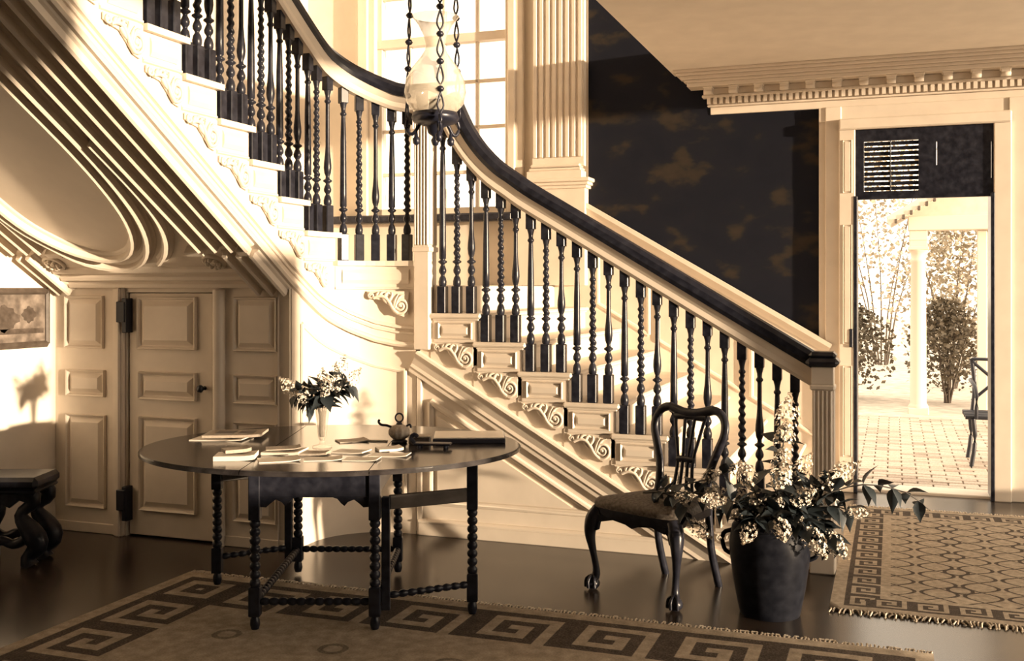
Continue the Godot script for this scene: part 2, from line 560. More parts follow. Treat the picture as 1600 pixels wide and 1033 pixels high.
func build_garden_door():
	var t := thing("door_1", "tall pale cased garden doorway with dark louvred transom", "doorway", Vector3.ZERO, 0, "", "structure")
	var b := MB.new()
	# outer architrave, stepped
	for q in [[-0.50, 0.045], [-0.455, 0.07], [-0.40, 0.055]]:
		b.box(Vector3(q[0], 0.0, ZB), Vector3(-0.345, 2.745, ZB + q[1]), Transform3D.IDENTITY, 0.005)
		b.box(Vector3(0.74, 0.0, ZB), Vector3(0.395 - q[0], 2.745, ZB + q[1]), Transform3D.IDENTITY, 0.005)
	b.box(Vector3(-0.50, 2.64, ZB), Vector3(0.9, 2.745, ZB + 0.06), Transform3D.IDENTITY, 0.005)
	part("architrave", b, M.paint, t)
	b = MB.new()
	b.box(Vector3(-0.36, 0.0, ZB), Vector3(-0.25, 2.64, ZB + 0.10), Transform3D.IDENTITY, 0.006)
	b.box(Vector3(0.645, 0.0, ZB), Vector3(0.755, 2.64, ZB + 0.10), Transform3D.IDENTITY, 0.006)
	b.box(Vector3(-0.36, 2.57, ZB), Vector3(0.755, 2.65, ZB + 0.12), Transform3D.IDENTITY, 0.01)
	part("door_casing", b, M.paint, t)
	for y in [[0.25, 0.9], [1.05, 1.9], [2.12, 2.5]]:
		b = MB.new()
		raised_panel(b, -0.335, -0.27, y[0], y[1], T(Vector3(0, 0, ZB + 0.10)), 0.008, 0.008, 0.008)
		part("casing_panel", b, M.paint, t)
	b = MB.new()
	b.box(Vector3(-0.262, 0.0, ZB - 0.14), Vector3(-0.235, 2.1, ZB + 0.105), Transform3D.IDENTITY, 0.004)
	b.box(Vector3(0.625, 0.0, ZB - 0.14), Vector3(0.65, 2.1, ZB + 0.105), Transform3D.IDENTITY, 0.004)
	part("dark_door_stop", b, M.mahogany, t)
	b = MB.new()
	b.box(Vector3(-0.29, 1.03, ZB + 0.10), Vector3(-0.266, 1.16, ZB + 0.112), Transform3D.IDENTITY, 0.003)
	part("strike_plate", b, M.black_iron, t)
	b = MB.new()
	b.box(Vector3(-0.25, -0.02, ZB - 0.22), Vector3(0.645, 0.02, ZB + 0.02), Transform3D.IDENTITY, 0.006)
	part("threshold", b, M.paint, t)
	# dark transom: frame and slats, open at the left, shut at the right
	var z := ZB + 0.06
	b = MB.new()
	holed(b, -0.25, 0.645, 2.075, 2.57, z - 0.02, z + 0.02, [[-0.192, -0.021, 2.13, 2.485], [-0.013, 0.168, 2.13, 2.485], [0.283, 0.288, 2.30, 2.465], [0.628, 0.632, 2.20, 2.45]])
	part("transom_frame", b, M.mahogany, t)
	b = MB.new()
	b.box(Vector3(-0.085, -0.013, -0.004), Vector3(0.085, 0.013, 0.004))
	var sl := b.done()
	for k in 10:
		for cx in [-0.106, 0.078]:
			var q := mesh_part("louvre_slat", sl, M.mahogany, t, Transform3D(Basis(Vector3(1, 0, 0), 0.06), Vector3(cx, 2.15 + 0.0352 * k, z)))
			if cx > 0: q.scale.x = 1.06

# ------------------------------------------------------------------ stairs
func baluster(kind: int, length: float) -> ArrayMesh:
	var key := "bal%d_%d" % [kind, int(round(length * 50))]
	if cache.has(key): return cache[key]
	var t: float = round(length * 50) / 50.0
	var b := MB.new()
	b.box(Vector3(-0.026, 0, -0.026), Vector3(0.026, 0.158, 0.026), Transform3D.IDENTITY, 0.004)
	var low := [[0.017, 0.155], [0.0225, 0.166], [0.0235, 0.185], [0.019, 0.206], [0.011, 0.219], [0.012, 0.226], [0.021, 0.238], [0.0225, 0.252], [0.017, 0.268], [0.011, 0.280], [0.0125, 0.287], [0.026, 0.296], [0.026, 0.303], [0.013, 0.312]]
	var top := [[0.012, t - 0.150], [0.019, t - 0.142], [0.019, t - 0.134], [0.0125, t - 0.125], [0.014, t - 0.105], [0.023, t - 0.07]]
	var shaft := []
	var tw := []
	if kind == 0:      # tapering column
		shaft = [[0.0205, 0.32], [0.020, 0.40], [0.0175, t - 0.30], [0.013, t - 0.16]]
	elif kind == 1:    # rope twist
		var n := 44
		for k in n + 1:
			shaft.append([0.0175 - 0.004 * k / n, 0.322 + (t - 0.16 - 0.322) * k / n])
		tw = [1.0, 24.0, 0.30, 0.318, t - 0.155]
	else:              # slender vase
		shaft = [[0.0115, 0.325], [0.019, 0.345], [0.023, 0.375], [0.0215, 0.405], [0.016, 0.45], [0.0125, 0.50], [0.0115, t - 0.16]]
	b.lathe(v2(low + shaft + top), 12, Transform3D.IDENTITY, tw)
	b.box(Vector3(-0.024, t - 0.075, -0.024), Vector3(0.024, t + 0.045, 0.024), Transform3D.IDENTITY, 0.003)
	cache[key] = b.done()
	return cache[key]

func spiral(cx: float, cy: float, r0: float, r1: float, a0: float, turns: float, n := 20) -> Array:
	var o := []
	for k in n + 1:
		var f: float = float(k) / n
		var r: float = lerp(r0, r1, f)
		var a: float = a0 + TAU * turns * f
		o.append(Vector3(cx + r * cos(a), cy + r * sin(a), 0.008))
	return o
# carved scroll bracket: x runs right from the step's upper side, y down from the nosing
func bracket_mesh() -> ArrayMesh:
	if cache.has("bracket"): return cache.bracket
	var b := MB.new()
	var zz := Vector3(0, 0, 1)
	b.prism(v2([[0.0, 0.0], [0.248, 0.0], [0.248, -0.135], [0.225, -0.15], [0.19, -0.14], [0.15, -0.10], [0.10, -0.055], [0.05, -0.045], [0.0, -0.03]]), -0.004, 0.003)
	b.tube(spiral(0.028, -0.026, 0.019, 0.004, 2.0, 1.3, 14), 0.0065, 6, [], 1.0, zz)
	b.tube(spiral(0.203, -0.085, 0.046, 0.006, -1.9, 1.9, 30), 0.0085, 6, [], 1.0, zz)
	b.tube(smooth_path(v3([[0.04, -0.04, 0.008], [0.075, -0.028, 0.010], [0.11, -0.035, 0.012], [0.14, -0.07, 0.012], [0.16, -0.105, 0.012], [0.188, -0.132, 0.01]]), 14), 0.010, 6, [], 1.0, zz)
	for q in [[[0.075, -0.03], [0.09, -0.008], [0.118, -0.006]], [[0.105, -0.034], [0.125, -0.008], [0.142, -0.018]], [[0.13, -0.06], [0.15, -0.03], [0.15, -0.004]], [[0.16, -0.1], [0.172, -0.05], [0.19, -0.015]], [[0.165, -0.105], [0.20, -0.03], [0.228, -0.02]], [[0.06, -0.03], [0.066, -0.012], [0.08, -0.004]], [[0.10, -0.04], [0.115, -0.06], [0.14, -0.085]]]:
		var pts := []
		for p in q: pts.append(Vector3(p[0], p[1], 0.008))
		b.tube(smooth_path(pts, 6), 0.009, 6, [0.9, 1.1, 1.1, 1.0, 0.8, 0.5, 0.2], 1.0, zz)
	b.lathe(v2([[0.0, 0.014], [0.009, 0.010], [0.012, 0.0]]), 8, Transform3D(Basis(Vector3(1, 0, 0), PI / 2), Vector3(0.203, -0.085, 0.004)))
	cache.bracket = b.done()
	return cache.bracket

# plan of the upper flight's outer string: from the landing post, round a quarter turn, then towards the viewer
const PR := 0.38
func plan(s: float, off := 0.0) -> Array:      # [point, tangent]; off moves it outward, towards the hall
	var arc := PR * PI / 2
	var p: Vector3
	var t: Vector3
	if s < 0.08:
		p = Vector3(-2.64 - s, 0, ZS); t = Vector3(-1, 0, 0)
	elif s < 0.08 + arc:
		var a: float = (s - 0.08) / PR
		p = Vector3(-2.72 - PR * sin(a), 0, ZS + PR - PR * cos(a)); t = Vector3(-cos(a), 0, sin(a))
	else:
		p = Vector3(-2.72 - PR, 0, ZS + PR + (s - 0.08 - arc)); t = Vector3(0, 0, 1)
	var n := Vector3(t.z, 0, -t.x)
	return [p + n * off, t, n]
func upper_rail(s: float) -> float:
	var k := [[0.0, 2.475], [0.15, 2.505], [0.3, 2.56], [0.45, 2.62], [0.6, 2.69], [0.7, 2.745], [0.86, 2.835], [1.0, 2.92]]
	if s >= 1.0: return 2.92 + 0.62 * (s - 1.0)
	for i in k.size() - 1:
		if s <= k[i + 1][0]: return lerp(float(k[i][1]), float(k[i + 1][1]), (s - k[i][0]) / (k[i + 1][0] - k[i][0]))
	return 2.92
func under(s: float) -> float:                 # lower edge of the upper string
	var k := [[0.0, 1.10], [0.12, 1.105], [0.25, 1.13], [0.4, 1.185], [0.55, 1.255], [0.68, 1.325], [0.925, 1.46]]
	if s >= 0.925: return 1.46 + 0.63 * (s - 0.925)
	for i in k.size() - 1:
		if s <= k[i + 1][0]: return lerp(float(k[i][1]), float(k[i + 1][1]), (s - k[i][0]) / (k[i + 1][0] - k[i][0]))
	return 1.46
func rail_low(x: float) -> float:
	return 1.485 - 0.5985 * (x + 1.299)

func build_stairs():
	var st := thing("staircase", "grand white staircase with dark turned balusters, ramped handrail and carved step brackets", "staircase")
	var low := []
	# --- lower flight: eight steps
	for k in range(1, 9):
		var cx: float = -1.299 - RUN * (k - 4)
		var xr := cx + RUN / 2
		var xl := cx - RUN / 2
		var h: float = RISE * k
		var b := MB.new()
		b.box(Vector3(xl - 0.02, max(h - 0.30, 0.0), -7.87), Vector3(xr, h - 0.03, ZS), Transform3D.IDENTITY)
		var step := part("step", b, M.paint, st)
		b = MB.new()
		b.box(Vector3(xl - 0.02, h - 0.03, -7.87), Vector3(xr + 0.032, h, ZS + 0.032), Transform3D.IDENTITY, 0.010)
		b.box(Vector3(xl, h - 0.042, -7.87), Vector3(xr + 0.016, h - 0.03, ZS + 0.016), Transform3D.IDENTITY, 0.004)
		part("tread", b, M.paint, step)
		b = MB.new()
		var x0 := xl + 0.004
		var face := T(Vector3(0, 0, ZS))
		b.box(Vector3(x0, h - RISE - 0.008, ZS - 0.01), Vector3(xr + 0.004, h - 0.04, ZS + 0.006), Transform3D.IDENTITY, 0.002)
		raised_panel(b, x0 + 0.028, xr - 0.026, h - RISE + 0.012, h - 0.052, T(Vector3(0, 0, ZS + 0.006)), 0.012, 0.014, 0.022)
		part("end_panel", b, M.paint, step)
		if k > 1:
			mesh_part("bracket", bracket_mesh(), M.paint, step, T(Vector3(x0 - 0.002 + 0.0, h - RISE - 0.012, ZS + 0.008)))
		for j in 3:
			var bx: float = xl + 0.052 + 0.0907 * j
			if k == 1 and j == 2: continue
			low.append([bx, h, j])
		low.append(null)
	# first step's curved brow is hidden by the newel
	for q in low:
		if q == null: continue
		var top: float = rail_low(q[0])
		if q[0] < -2.05:
			top = ramp_height(q[0])
		mesh_part("baluster", baluster(q[2], top - q[1]), M.dark_wood, st, T(Vector3(q[0], q[1], ZS - 0.01)))
	# --- string below the steps with its sloping moulding and spandrel
	var s0 := Vector3(-2.64, 1.085, 0)
	var slope := -0.585
	var yat := func(x: float) -> float: return 1.085 + slope * (x + 2.64)
	var b := MB.new()
	var poly := [[-2.64, yat.call(-2.64) - 0.05]]
	poly.append([-0.80, max(0.0, yat.call(-0.80) - 0.05)])
	poly.append([-0.42, 0.0]); poly.append([-0.42, 0.1])
	for k in range(1, 9):
		var cx: float = -1.299 - RUN * (k - 4)
		poly.append([cx + RUN / 2 - 0.001, RISE * k - 0.06])
		poly.append([cx - RUN / 2, RISE * k - 0.061])
	b.prism(v2(poly), ZS - 0.05, ZS - 0.004)
	part("string_board", b, M.paint, st)
	b = MB.new()
	var pa := Vector3(-2.62, yat.call(-2.62), ZS - 0.004)
	var pb := Vector3(-0.78, yat.call(-0.78), ZS - 0.004)
	b.sweep([pa, pb], v2([[0, 0.008], [0.040, 0.008], [0.044, -0.006], [0.034, -0.014], [0.030, -0.03], [0.018, -0.075], [0.020, -0.095], [0.014, -0.10], [0.012, -0.128], [0, -0.128]]))
	part("string_moulding", b, M.paint, st)
	b = MB.new()
	b.prism(v2([[-2.64, 0.0], [-0.62, 0.0], [-0.62, max(0.0, yat.call(-0.62))], [-2.64, yat.call(-2.64)]]), ZS - 0.06, ZS - 0.012)
	var sp := part("spandrel", b, M.paint, st)
	b = MB.new()
	var tri := [Vector3(-2.547, 0.783, ZS - 0.012), Vector3(-1.535, 0.195, ZS - 0.012), Vector3(-2.547, 0.195, ZS - 0.012)]
	for k in 3:
		b.sweep([tri[k], tri[(k + 1) % 3]], v2([[-0.02, 0], [-0.014, 0.016], [0.0, 0.020], [0.014, 0.012], [0.02, 0]]), Vector3(0, 0, 1))
	part("panel_moulding", b, M.paint, sp)
	b = MB.new()
	b.prism(v2([[-2.50, 0.70], [-1.68, 0.225], [-2.50, 0.225]]), ZS - 0.012, ZS + 0.002)
	part("panel_field", b, M.paint, sp)
	b = MB.new()
	b.box(Vector3(-2.62, 0, ZS - 0.012), Vector3(-0.62, 0.075, ZS + 0.010), Transform3D.IDENTITY, 0.004)
	b.sweep([Vector3(-2.62, 0.075, ZS - 0.012), Vector3(-0.62, 0.075, ZS - 0.012)], v2([[0, 0], [0.026, 0], [0.026, 0.008], [0.012, 0.02], [0, 0.022]]))
	part("base_moulding", b, M.paint, sp)
	b = MB.new()
	b.box(Vector3(-2.635, 0.0, ZS - 0.05), Vector3(-2.60, 1.06, ZS + 0.004), Transform3D.IDENTITY, 0.006)
	part("corner_bead", b, M.paint, sp)
	# --- lower handrail: pale moulded side under a dark grip
	var path := [Vector3(-0.36, rail_low(-0.36), ZS - 0.01)]
	for x in [-0.6, -1.0, -1.4, -1.8, -2.0]:
		path.append(Vector3(x, rail_low(x), ZS - 0.01))
	for q in [[-2.10, 1.975], [-2.18, 2.030], [-2.27, 2.112], [-2.35, 2.205], [-2.42, 2.31], [-2.475, 2.42], [-2.52, 2.52]]:
		path.append(Vector3(q[0], q[1], ZS - 0.01))
	var sm := smooth_path(path, 60)
	var under_prof := v2([[-0.030, 0.0], [0.030, 0.0], [0.038, 0.018], [0.034, 0.045], [0.042, 0.070], [0.046, 0.084], [-0.046, 0.084], [-0.042, 0.070], [-0.034, 0.045], [-0.038, 0.018]])
	var grip_prof := v2([[-0.050, 0.083], [0.050, 0.083], [0.056, 0.105], [0.052, 0.135], [0.034, 0.158], [0.0, 0.165], [-0.034, 0.158], [-0.052, 0.135], [-0.056, 0.105]])
	b = MB.new(); b.sweep(sm, under_prof)
	part("rail_moulding", b, M.paint, st)
	b = MB.new(); b.sweep(sm, grip_prof)
	part("handrail", b, M.mahogany, st)
	# --- upper handrail
	var up := []
	for k in 80:
		var s: float = k * 0.04
		var pl = plan(s)
		up.append(Vector3(pl[0].x, upper_rail(s), pl[0].z))
	b = MB.new(); b.sweep(up, under_prof)
	part("rail_moulding", b, M.paint, st)
	b = MB.new(); b.sweep(up, grip_prof)
	part("handrail", b, M.mahogany, st)
	# --- upper flight: winder step, then straight steps
	var marks := [0.0, 0.50]
	var hs := [1.61]
	for k in 11:
		marks.append(0.79 + 0.268 * k)
		hs.append(1.772 + 0.168 * k)
	for k in hs.size():
		var a: float = marks[k]
		var e: float = marks[k + 1]
		var h: float = hs[k]
		var za: float = plan(a)[0].z
		var ze: float = plan(e)[0].z
		if k == 0: za = ZS - 0.02
		# body of the step behind its outer face
		b = MB.new()
		var out := []
		var n := 8
		for i in n + 1:
			var p: Vector3 = plan(lerp(a, e, float(i) / n), -0.002)[0]
			out.append(Vector2(p.x, p.z))
		var ring := out.duplicate()
		ring.append(Vector2(-4.73, ze)); ring.append(Vector2(-4.73, za))
		var lie := Transform3D(Basis(Vector3(1, 0, 0), Vector3(0, 0, 1), Vector3(0, 1, 0)), Vector3.ZERO)
		b.prism(ring, h - 0.20 if k > 0 else h - 0.16, h - 0.03, lie)
		var step := part("step", b, M.paint, st)
		b = MB.new()
		var out2 := []
		for i in n + 1:
			var p: Vector3 = plan(lerp(a - (0.03 if k > 0 else 0.0), e, float(i) / n), 0.03)[0]
			out2.append(Vector2(p.x, p.z))
		out2.append(Vector2(-4.73, ze)); out2.append(Vector2(-4.73, za - 0.03))
		b.prism(out2, h - 0.03, h, lie)
		part("tread", b, M.paint, step)
		# end face and its panel follow the plan
		b = MB.new()
		var pts := []
		for i in n + 1:
			var p: Vector3 = plan(lerp(a, e, float(i) / n), 0.0)[0]
			pts.append(Vector3(p.x, h - 0.17, p.z))
		b.sweep(pts, outward([[-0.01, 0.0], [0.006, 0.0], [0.012, 0.004], [0.012, 0.012], [0.006, 0.016], [0.006, 0.135], [-0.01, 0.135]]))
		var ins := []
		for i in n + 1:
			var p: Vector3 = plan(lerp(a + 0.04, e - 0.045, float(i) / n), 0.006)[0]
			ins.append(Vector3(p.x, h - 0.135, p.z))
		b.sweep(ins, outward([[0, 0], [0.004, 0.0], [0.012, 0.022], [0.012, 0.062], [0.004, 0.084], [0, 0.084]]))
		part("end_panel", b, M.paint, step)
		var mid = plan(e - 0.012, 0.010)
		if k == 0:
			mid = plan(0.05, 0.012)
		var dir: Vector3 = mid[1]
		var xf := Transform3D(Basis(-dir, Vector3.UP, mid[2]), Vector3(mid[0].x, h - 0.18, mid[0].z))
		if k == 0:
			mid = plan(0.30, 0.012)
			xf = Transform3D(Basis(-plan(0.17)[1], Vector3.UP, plan(0.17)[2]), Vector3(mid[0].x, h - 0.18, mid[0].z))
		mesh_part("bracket", bracket_mesh(), M.paint, step, xf)
		# balusters
		var per: Array = []
		if k == 0: per = [0.06, 0.155, 0.25, 0.345, 0.44]
		else: per = [a + 0.045, a + 0.135, a + 0.225]
		for j in per.size():
			var pl = plan(per[j], -0.01)
			mesh_part("baluster", baluster((per.size() - 1 - j) % 3, upper_rail(per[j]) - h), M.dark_wood, st, Transform3D(Basis(Vector3.UP, atan2(pl[1].x, pl[1].z)), Vector3(pl[0].x, h, pl[0].z)))
	# --- outer string of the upper flight: curved fascia and its mouldings
	b = MB.new()
	var top_line := []
	var sN := 70
	b.st.set_smooth_group(3)
	for i in sN:
		var sa: float = 3.3 * i / sN
		var sb: float = 3.3 * (i + 1) / sN
		var ta: float = string_top(sa)
		var tb: float = string_top(sb)
		var p: Vector3 = plan(sa)[0]
		var q: Vector3 = plan(sb)[0]
		var p2: Vector3 = plan(sa, -0.05)[0]
		var q2: Vector3 = plan(sb, -0.05)[0]
		b.st.set_smooth_group(3)
		b.quad(Vector3(p.x, under(sa), p.z), Vector3(q.x, under(sb), q.z), Vector3(q.x, tb, q.z), Vector3(p.x, ta, p.z))
		b.st.set_smooth_group(4)
		b.quad(Vector3(p2.x, under(sa), p2.z), Vector3(p2.x, ta, p2.z), Vector3(q2.x, tb, q2.z), Vector3(q2.x, under(sb), q2.z))
		b.st.set_smooth_group(-1)
		b.quad(Vector3(p.x, under(sa), p.z), Vector3(p2.x, under(sa), p2.z), Vector3(q2.x, under(sb), q2.z), Vector3(q.x, under(sb), q.z))
		b.quad(Vector3(p.x, ta, p.z), Vector3(q.x, tb, q.z), Vector3(q2.x, tb, q2.z), Vector3(p2.x, ta, p2.z))
	part("string_board", b, M.paint, st)
	for q in [[0.0, outward([[0, 0.0], [0.022, 0.0], [0.030, 0.014], [0.022, 0.028], [0.0, 0.034]])], [0.075, outward([[0, 0.0], [0.012, 0.002], [0.014, 0.012], [0.0, 0.018]])], [0.105, outward([[0, 0.0], [0.018, 0.004], [0.018, 0.016], [0.0, 0.026]])]]:
		b = MB.new()
		var pts := []
		for i in 84:
			var s: float = -0.03 + 3.33 * i / 83
			var p: Vector3 = plan(s)[0]
			pts.append(Vector3(p.x, under(s) + q[0], p.z))
		b.sweep(pts, q[1])
		part("string_moulding", b, M.paint, st)
	# --- landing
	b = MB.new()
	b.box(Vector3(-4.73, RISE * 9 - 0.22, -7.87), Vector3(-2.50, RISE * 9, ZS - 0.03), Transform3D.IDENTITY, 0.006)
	part("landing", b, M.paint, st)
	# --- landing post, square and fluted
	b = MB.new()
	var cx := -2.585
	b.box(Vector3(cx - 0.048, 1.09, ZS - 0.07), Vector3(cx + 0.048, 2.60, ZS + 0.042), Transform3D.IDENTITY, 0.004)
	for k in 5:
		var fx: float = cx - 0.043 + 0.0196 * k
		b.box(Vector3(fx, 1.70, ZS + 0.040), Vector3(fx + 0.010, 2.44, ZS + 0.050), Transform3D.IDENTITY, 0.004)
		b.box(Vector3(cx + 0.046, 1.70, ZS - 0.062 + 0.0205 * k), Vector3(cx + 0.056, 2.44, ZS - 0.052 + 0.0205 * k), Transform3D.IDENTITY, 0.004)
	for y in [1.66, 2.44]:
		b.box(Vector3(cx - 0.055, y, ZS - 0.077), Vector3(cx + 0.058, y + 0.03, ZS + 0.052), Transform3D.IDENTITY, 0.004)
	part("landing_post", b, M.paint, st)
	b = MB.new()
	b.box(Vector3(cx - 0.065, 2.60, ZS - 0.087), Vector3(cx + 0.065, 2.64, ZS + 0.059), Transform3D.IDENTITY, 0.012)
	part("post_cap", b, M.mahogany, st)
	# --- newel at the foot
	b = MB.new()
	cx = -0.335
	var cz := ZS + 0.03
	b.box(Vector3(cx - 0.062, 0.0, cz - 0.062), Vector3(cx + 0.062, 0.15, cz + 0.062), Transform3D.IDENTITY, 0.006)
	b.box(Vector3(cx - 0.050, 0.15, cz - 0.050), Vector3(cx + 0.050, 1.06, cz + 0.050), Transform3D.IDENTITY, 0.004)
	for k in 5:
		var fo: float = -0.046 + 0.0205 * k
		b.box(Vector3(cx + fo, 0.19, cz + 0.048), Vector3(cx + fo + 0.010, 0.93, cz + 0.058), Transform3D.IDENTITY, 0.004)
		b.box(Vector3(cx + 0.048, 0.19, cz + fo), Vector3(cx + 0.058, 0.93, cz + fo + 0.010), Transform3D.IDENTITY, 0.004)
	b.box(Vector3(cx - 0.062, 0.93, cz - 0.062), Vector3(cx + 0.062, 0.96, cz + 0.062), Transform3D.IDENTITY, 0.008)
	b.box(Vector3(cx - 0.055, 0.96, cz - 0.055), Vector3(cx + 0.055, 1.05, cz + 0.055), Transform3D.IDENTITY, 0.004)
	part("newel_post", b, M.paint, st)
	b = MB.new()
	b.box(Vector3(cx - 0.082, 1.05, cz - 0.082), Vector3(cx + 0.082, 1.095, cz + 0.082), Transform3D.IDENTITY, 0.018)
	b.box(Vector3(cx - 0.068, 1.09, cz - 0.068), Vector3(cx + 0.068, 1.125, cz + 0.068), Transform3D.IDENTITY, 0.016)
	part("newel_cap", b, M.mahogany, st)
	build_soffit(st)

func ramp_height(x: float) -> float:
	var k := [[-2.0, 1.905], [-2.10, 1.975], [-2.18, 2.030], [-2.27, 2.112], [-2.35, 2.205], [-2.42, 2.31], [-2.475, 2.42], [-2.52, 2.52], [-2.6, 2.6]]
	for i in k.size() - 1:
		if x >= k[i + 1][0]: return lerp(float(k[i][1]), float(k[i + 1][1]), (x - k[i][0]) / (k[i + 1][0] - k[i][0]))
	return 2.5
func string_top(s: float) -> float:
	if s < 0.5: return 1.50
	if s < 0.79: return 1.64
	return 1.81 + 0.168 * floor((s - 0.79) / 0.268)

# underside of the upper flight
func SP(x: float, z: float, off := 0.0) -> Vector3:
	var n := Vector3(0, -1, 0.63).normalized()
	return Vector3(x, 1.45 + 0.63 * (z + 5.0), z) + n * off
func build_soffit(st: Node3D):
	var n := Vector3(0, -1, 0.63).normalized()
	var b := MB.new()
	var zc := -5.02
	var ze := -2.2
	b.quad(SP(-4.735, zc), SP(-3.10, zc), SP(-3.10, ze), SP(-4.735, ze))
	b.quad(SP(-4.735, zc, -0.06), SP(-4.735, ze, -0.06), SP(-3.10, ze, -0.06), SP(-3.10, zc, -0.06))
	b.quad(SP(-4.735, ze), SP(-3.10, ze), SP(-3.10, ze, -0.06), SP(-4.735, ze, -0.06))
	var sf := part("soffit", b, M.paint, st)
	var ridge := v2([[-0.036, 0.0], [-0.030, 0.010], [-0.016, 0.018], [-0.012, 0.046], [0.002, 0.056], [0.014, 0.048], [0.017, 0.018], [0.030, 0.010], [0.036, 0.0]])
	for x in [-3.135, -3.225, -3.325, -3.425, -4.49, -4.58, -4.68]:
		b = MB.new()
		b.sweep([SP(x, -4.64), SP(x, ze)], ridge, n)
		part("soffit_moulding", b, M.paint, sf)
	for x in [-3.135, -3.215, -3.30, -4.62, -4.69]:
		b = MB.new()
		b.sweep([SP(x, -5.0), SP(x, -4.68)], ridge, n)
		part("soffit_moulding", b, M.paint, sf)
	for z in [-4.965, -4.90, -4.835]:
		b = MB.new()
		b.sweep([SP(-4.59, z), SP(-3.33, z)], v2([[-0.026, 0.0], [-0.02, 0.014], [0.0, 0.024], [0.018, 0.016], [0.026, 0.0]]), n)
		part("cross_moulding", b, M.paint, sf)
	for xx in [[-3.52, -3.42], [-3.20, -3.14], [-4.46, -4.36]]:
		b = MB.new()
		b.sweep([SP(xx[0], -4.66), SP(xx[1], -4.66)], v2([[-0.02, 0.0], [-0.02, 0.045], [0.02, 0.045], [0.02, 0.0]]), n)
		part("moulding_stop", b, M.paint, sf)
	# rosettes
	var rb := Basis(Vector3(1, 0, 0), n, Vector3(1, 0, 0).cross(n))
	for q in [[-3.44, -4.77], [-4.53, -4.77]]:
		b = MB.new()
		b.lathe(v2([[0.07, 0.0], [0.068, 0.012], [0.055, 0.018], [0.05, 0.01], [0.02, 0.012], [0.018, 0.022], [0.0, 0.028]]), 20, Transform3D(rb, SP(q[0], q[1])))
		for k in 8:
			var a: float = TAU * k / 8
			b.lathe(v2([[0.0, 0.030], [0.010, 0.026], [0.014, 0.012], [0.014, 0.0]]), 8, Transform3D(rb, SP(q[0], q[1]) + rb * Vector3(0.036 * cos(a), 0.004, 0.036 * sin(a))))
		part("rosette", b, M.paint, sf)
	# great round-ended panel
	var cur := [[-3.62, -2.25], [-3.62, -3.0], [-3.62, -3.6], [-3.62, -3.95], [-3.645, -4.2], [-3.69, -4.38], [-3.76, -4.52], [-3.86, -4.635], [-3.965, -4.695], [-4.08, -4.71], [-4.22, -4.665], [-4.33, -4.57], [-4.41, -4.42], [-4.43, -4.2], [-4.43, -3.6], [-4.43, -2.25]]
	for o in [[0.0, ridge], [0.075, ridge]]:
		var pts := []
		for i in cur.size():
			var a: Array = cur[max(i - 1, 0)]
			var c: Array = cur[min(i + 1, cur.size() - 1)]
			var t := Vector2(c[0] - a[0], c[1] - a[1]).normalized()
			var off: float = o[0] if cur[i][0] > -4.3 else o[0] * 0.6
			pts.append(SP(cur[i][0] - t.y * off, cur[i][1] + t.x * off))
		b = MB.new()
		b.sweep(smooth_path(pts, 90), o[1], n)
		part("panel_moulding", b, M.paint, sf)
	b = MB.new()
	b.sweep(smooth_path([SP(-3.475, -3.9), SP(-3.475, -4.2), SP(-3.50, -4.39), SP(-3.565, -4.54), SP(-3.67, -4.67), SP(-3.76, -4.74)], 30), ridge, n)
	part("panel_moulding", b, M.paint, sf)

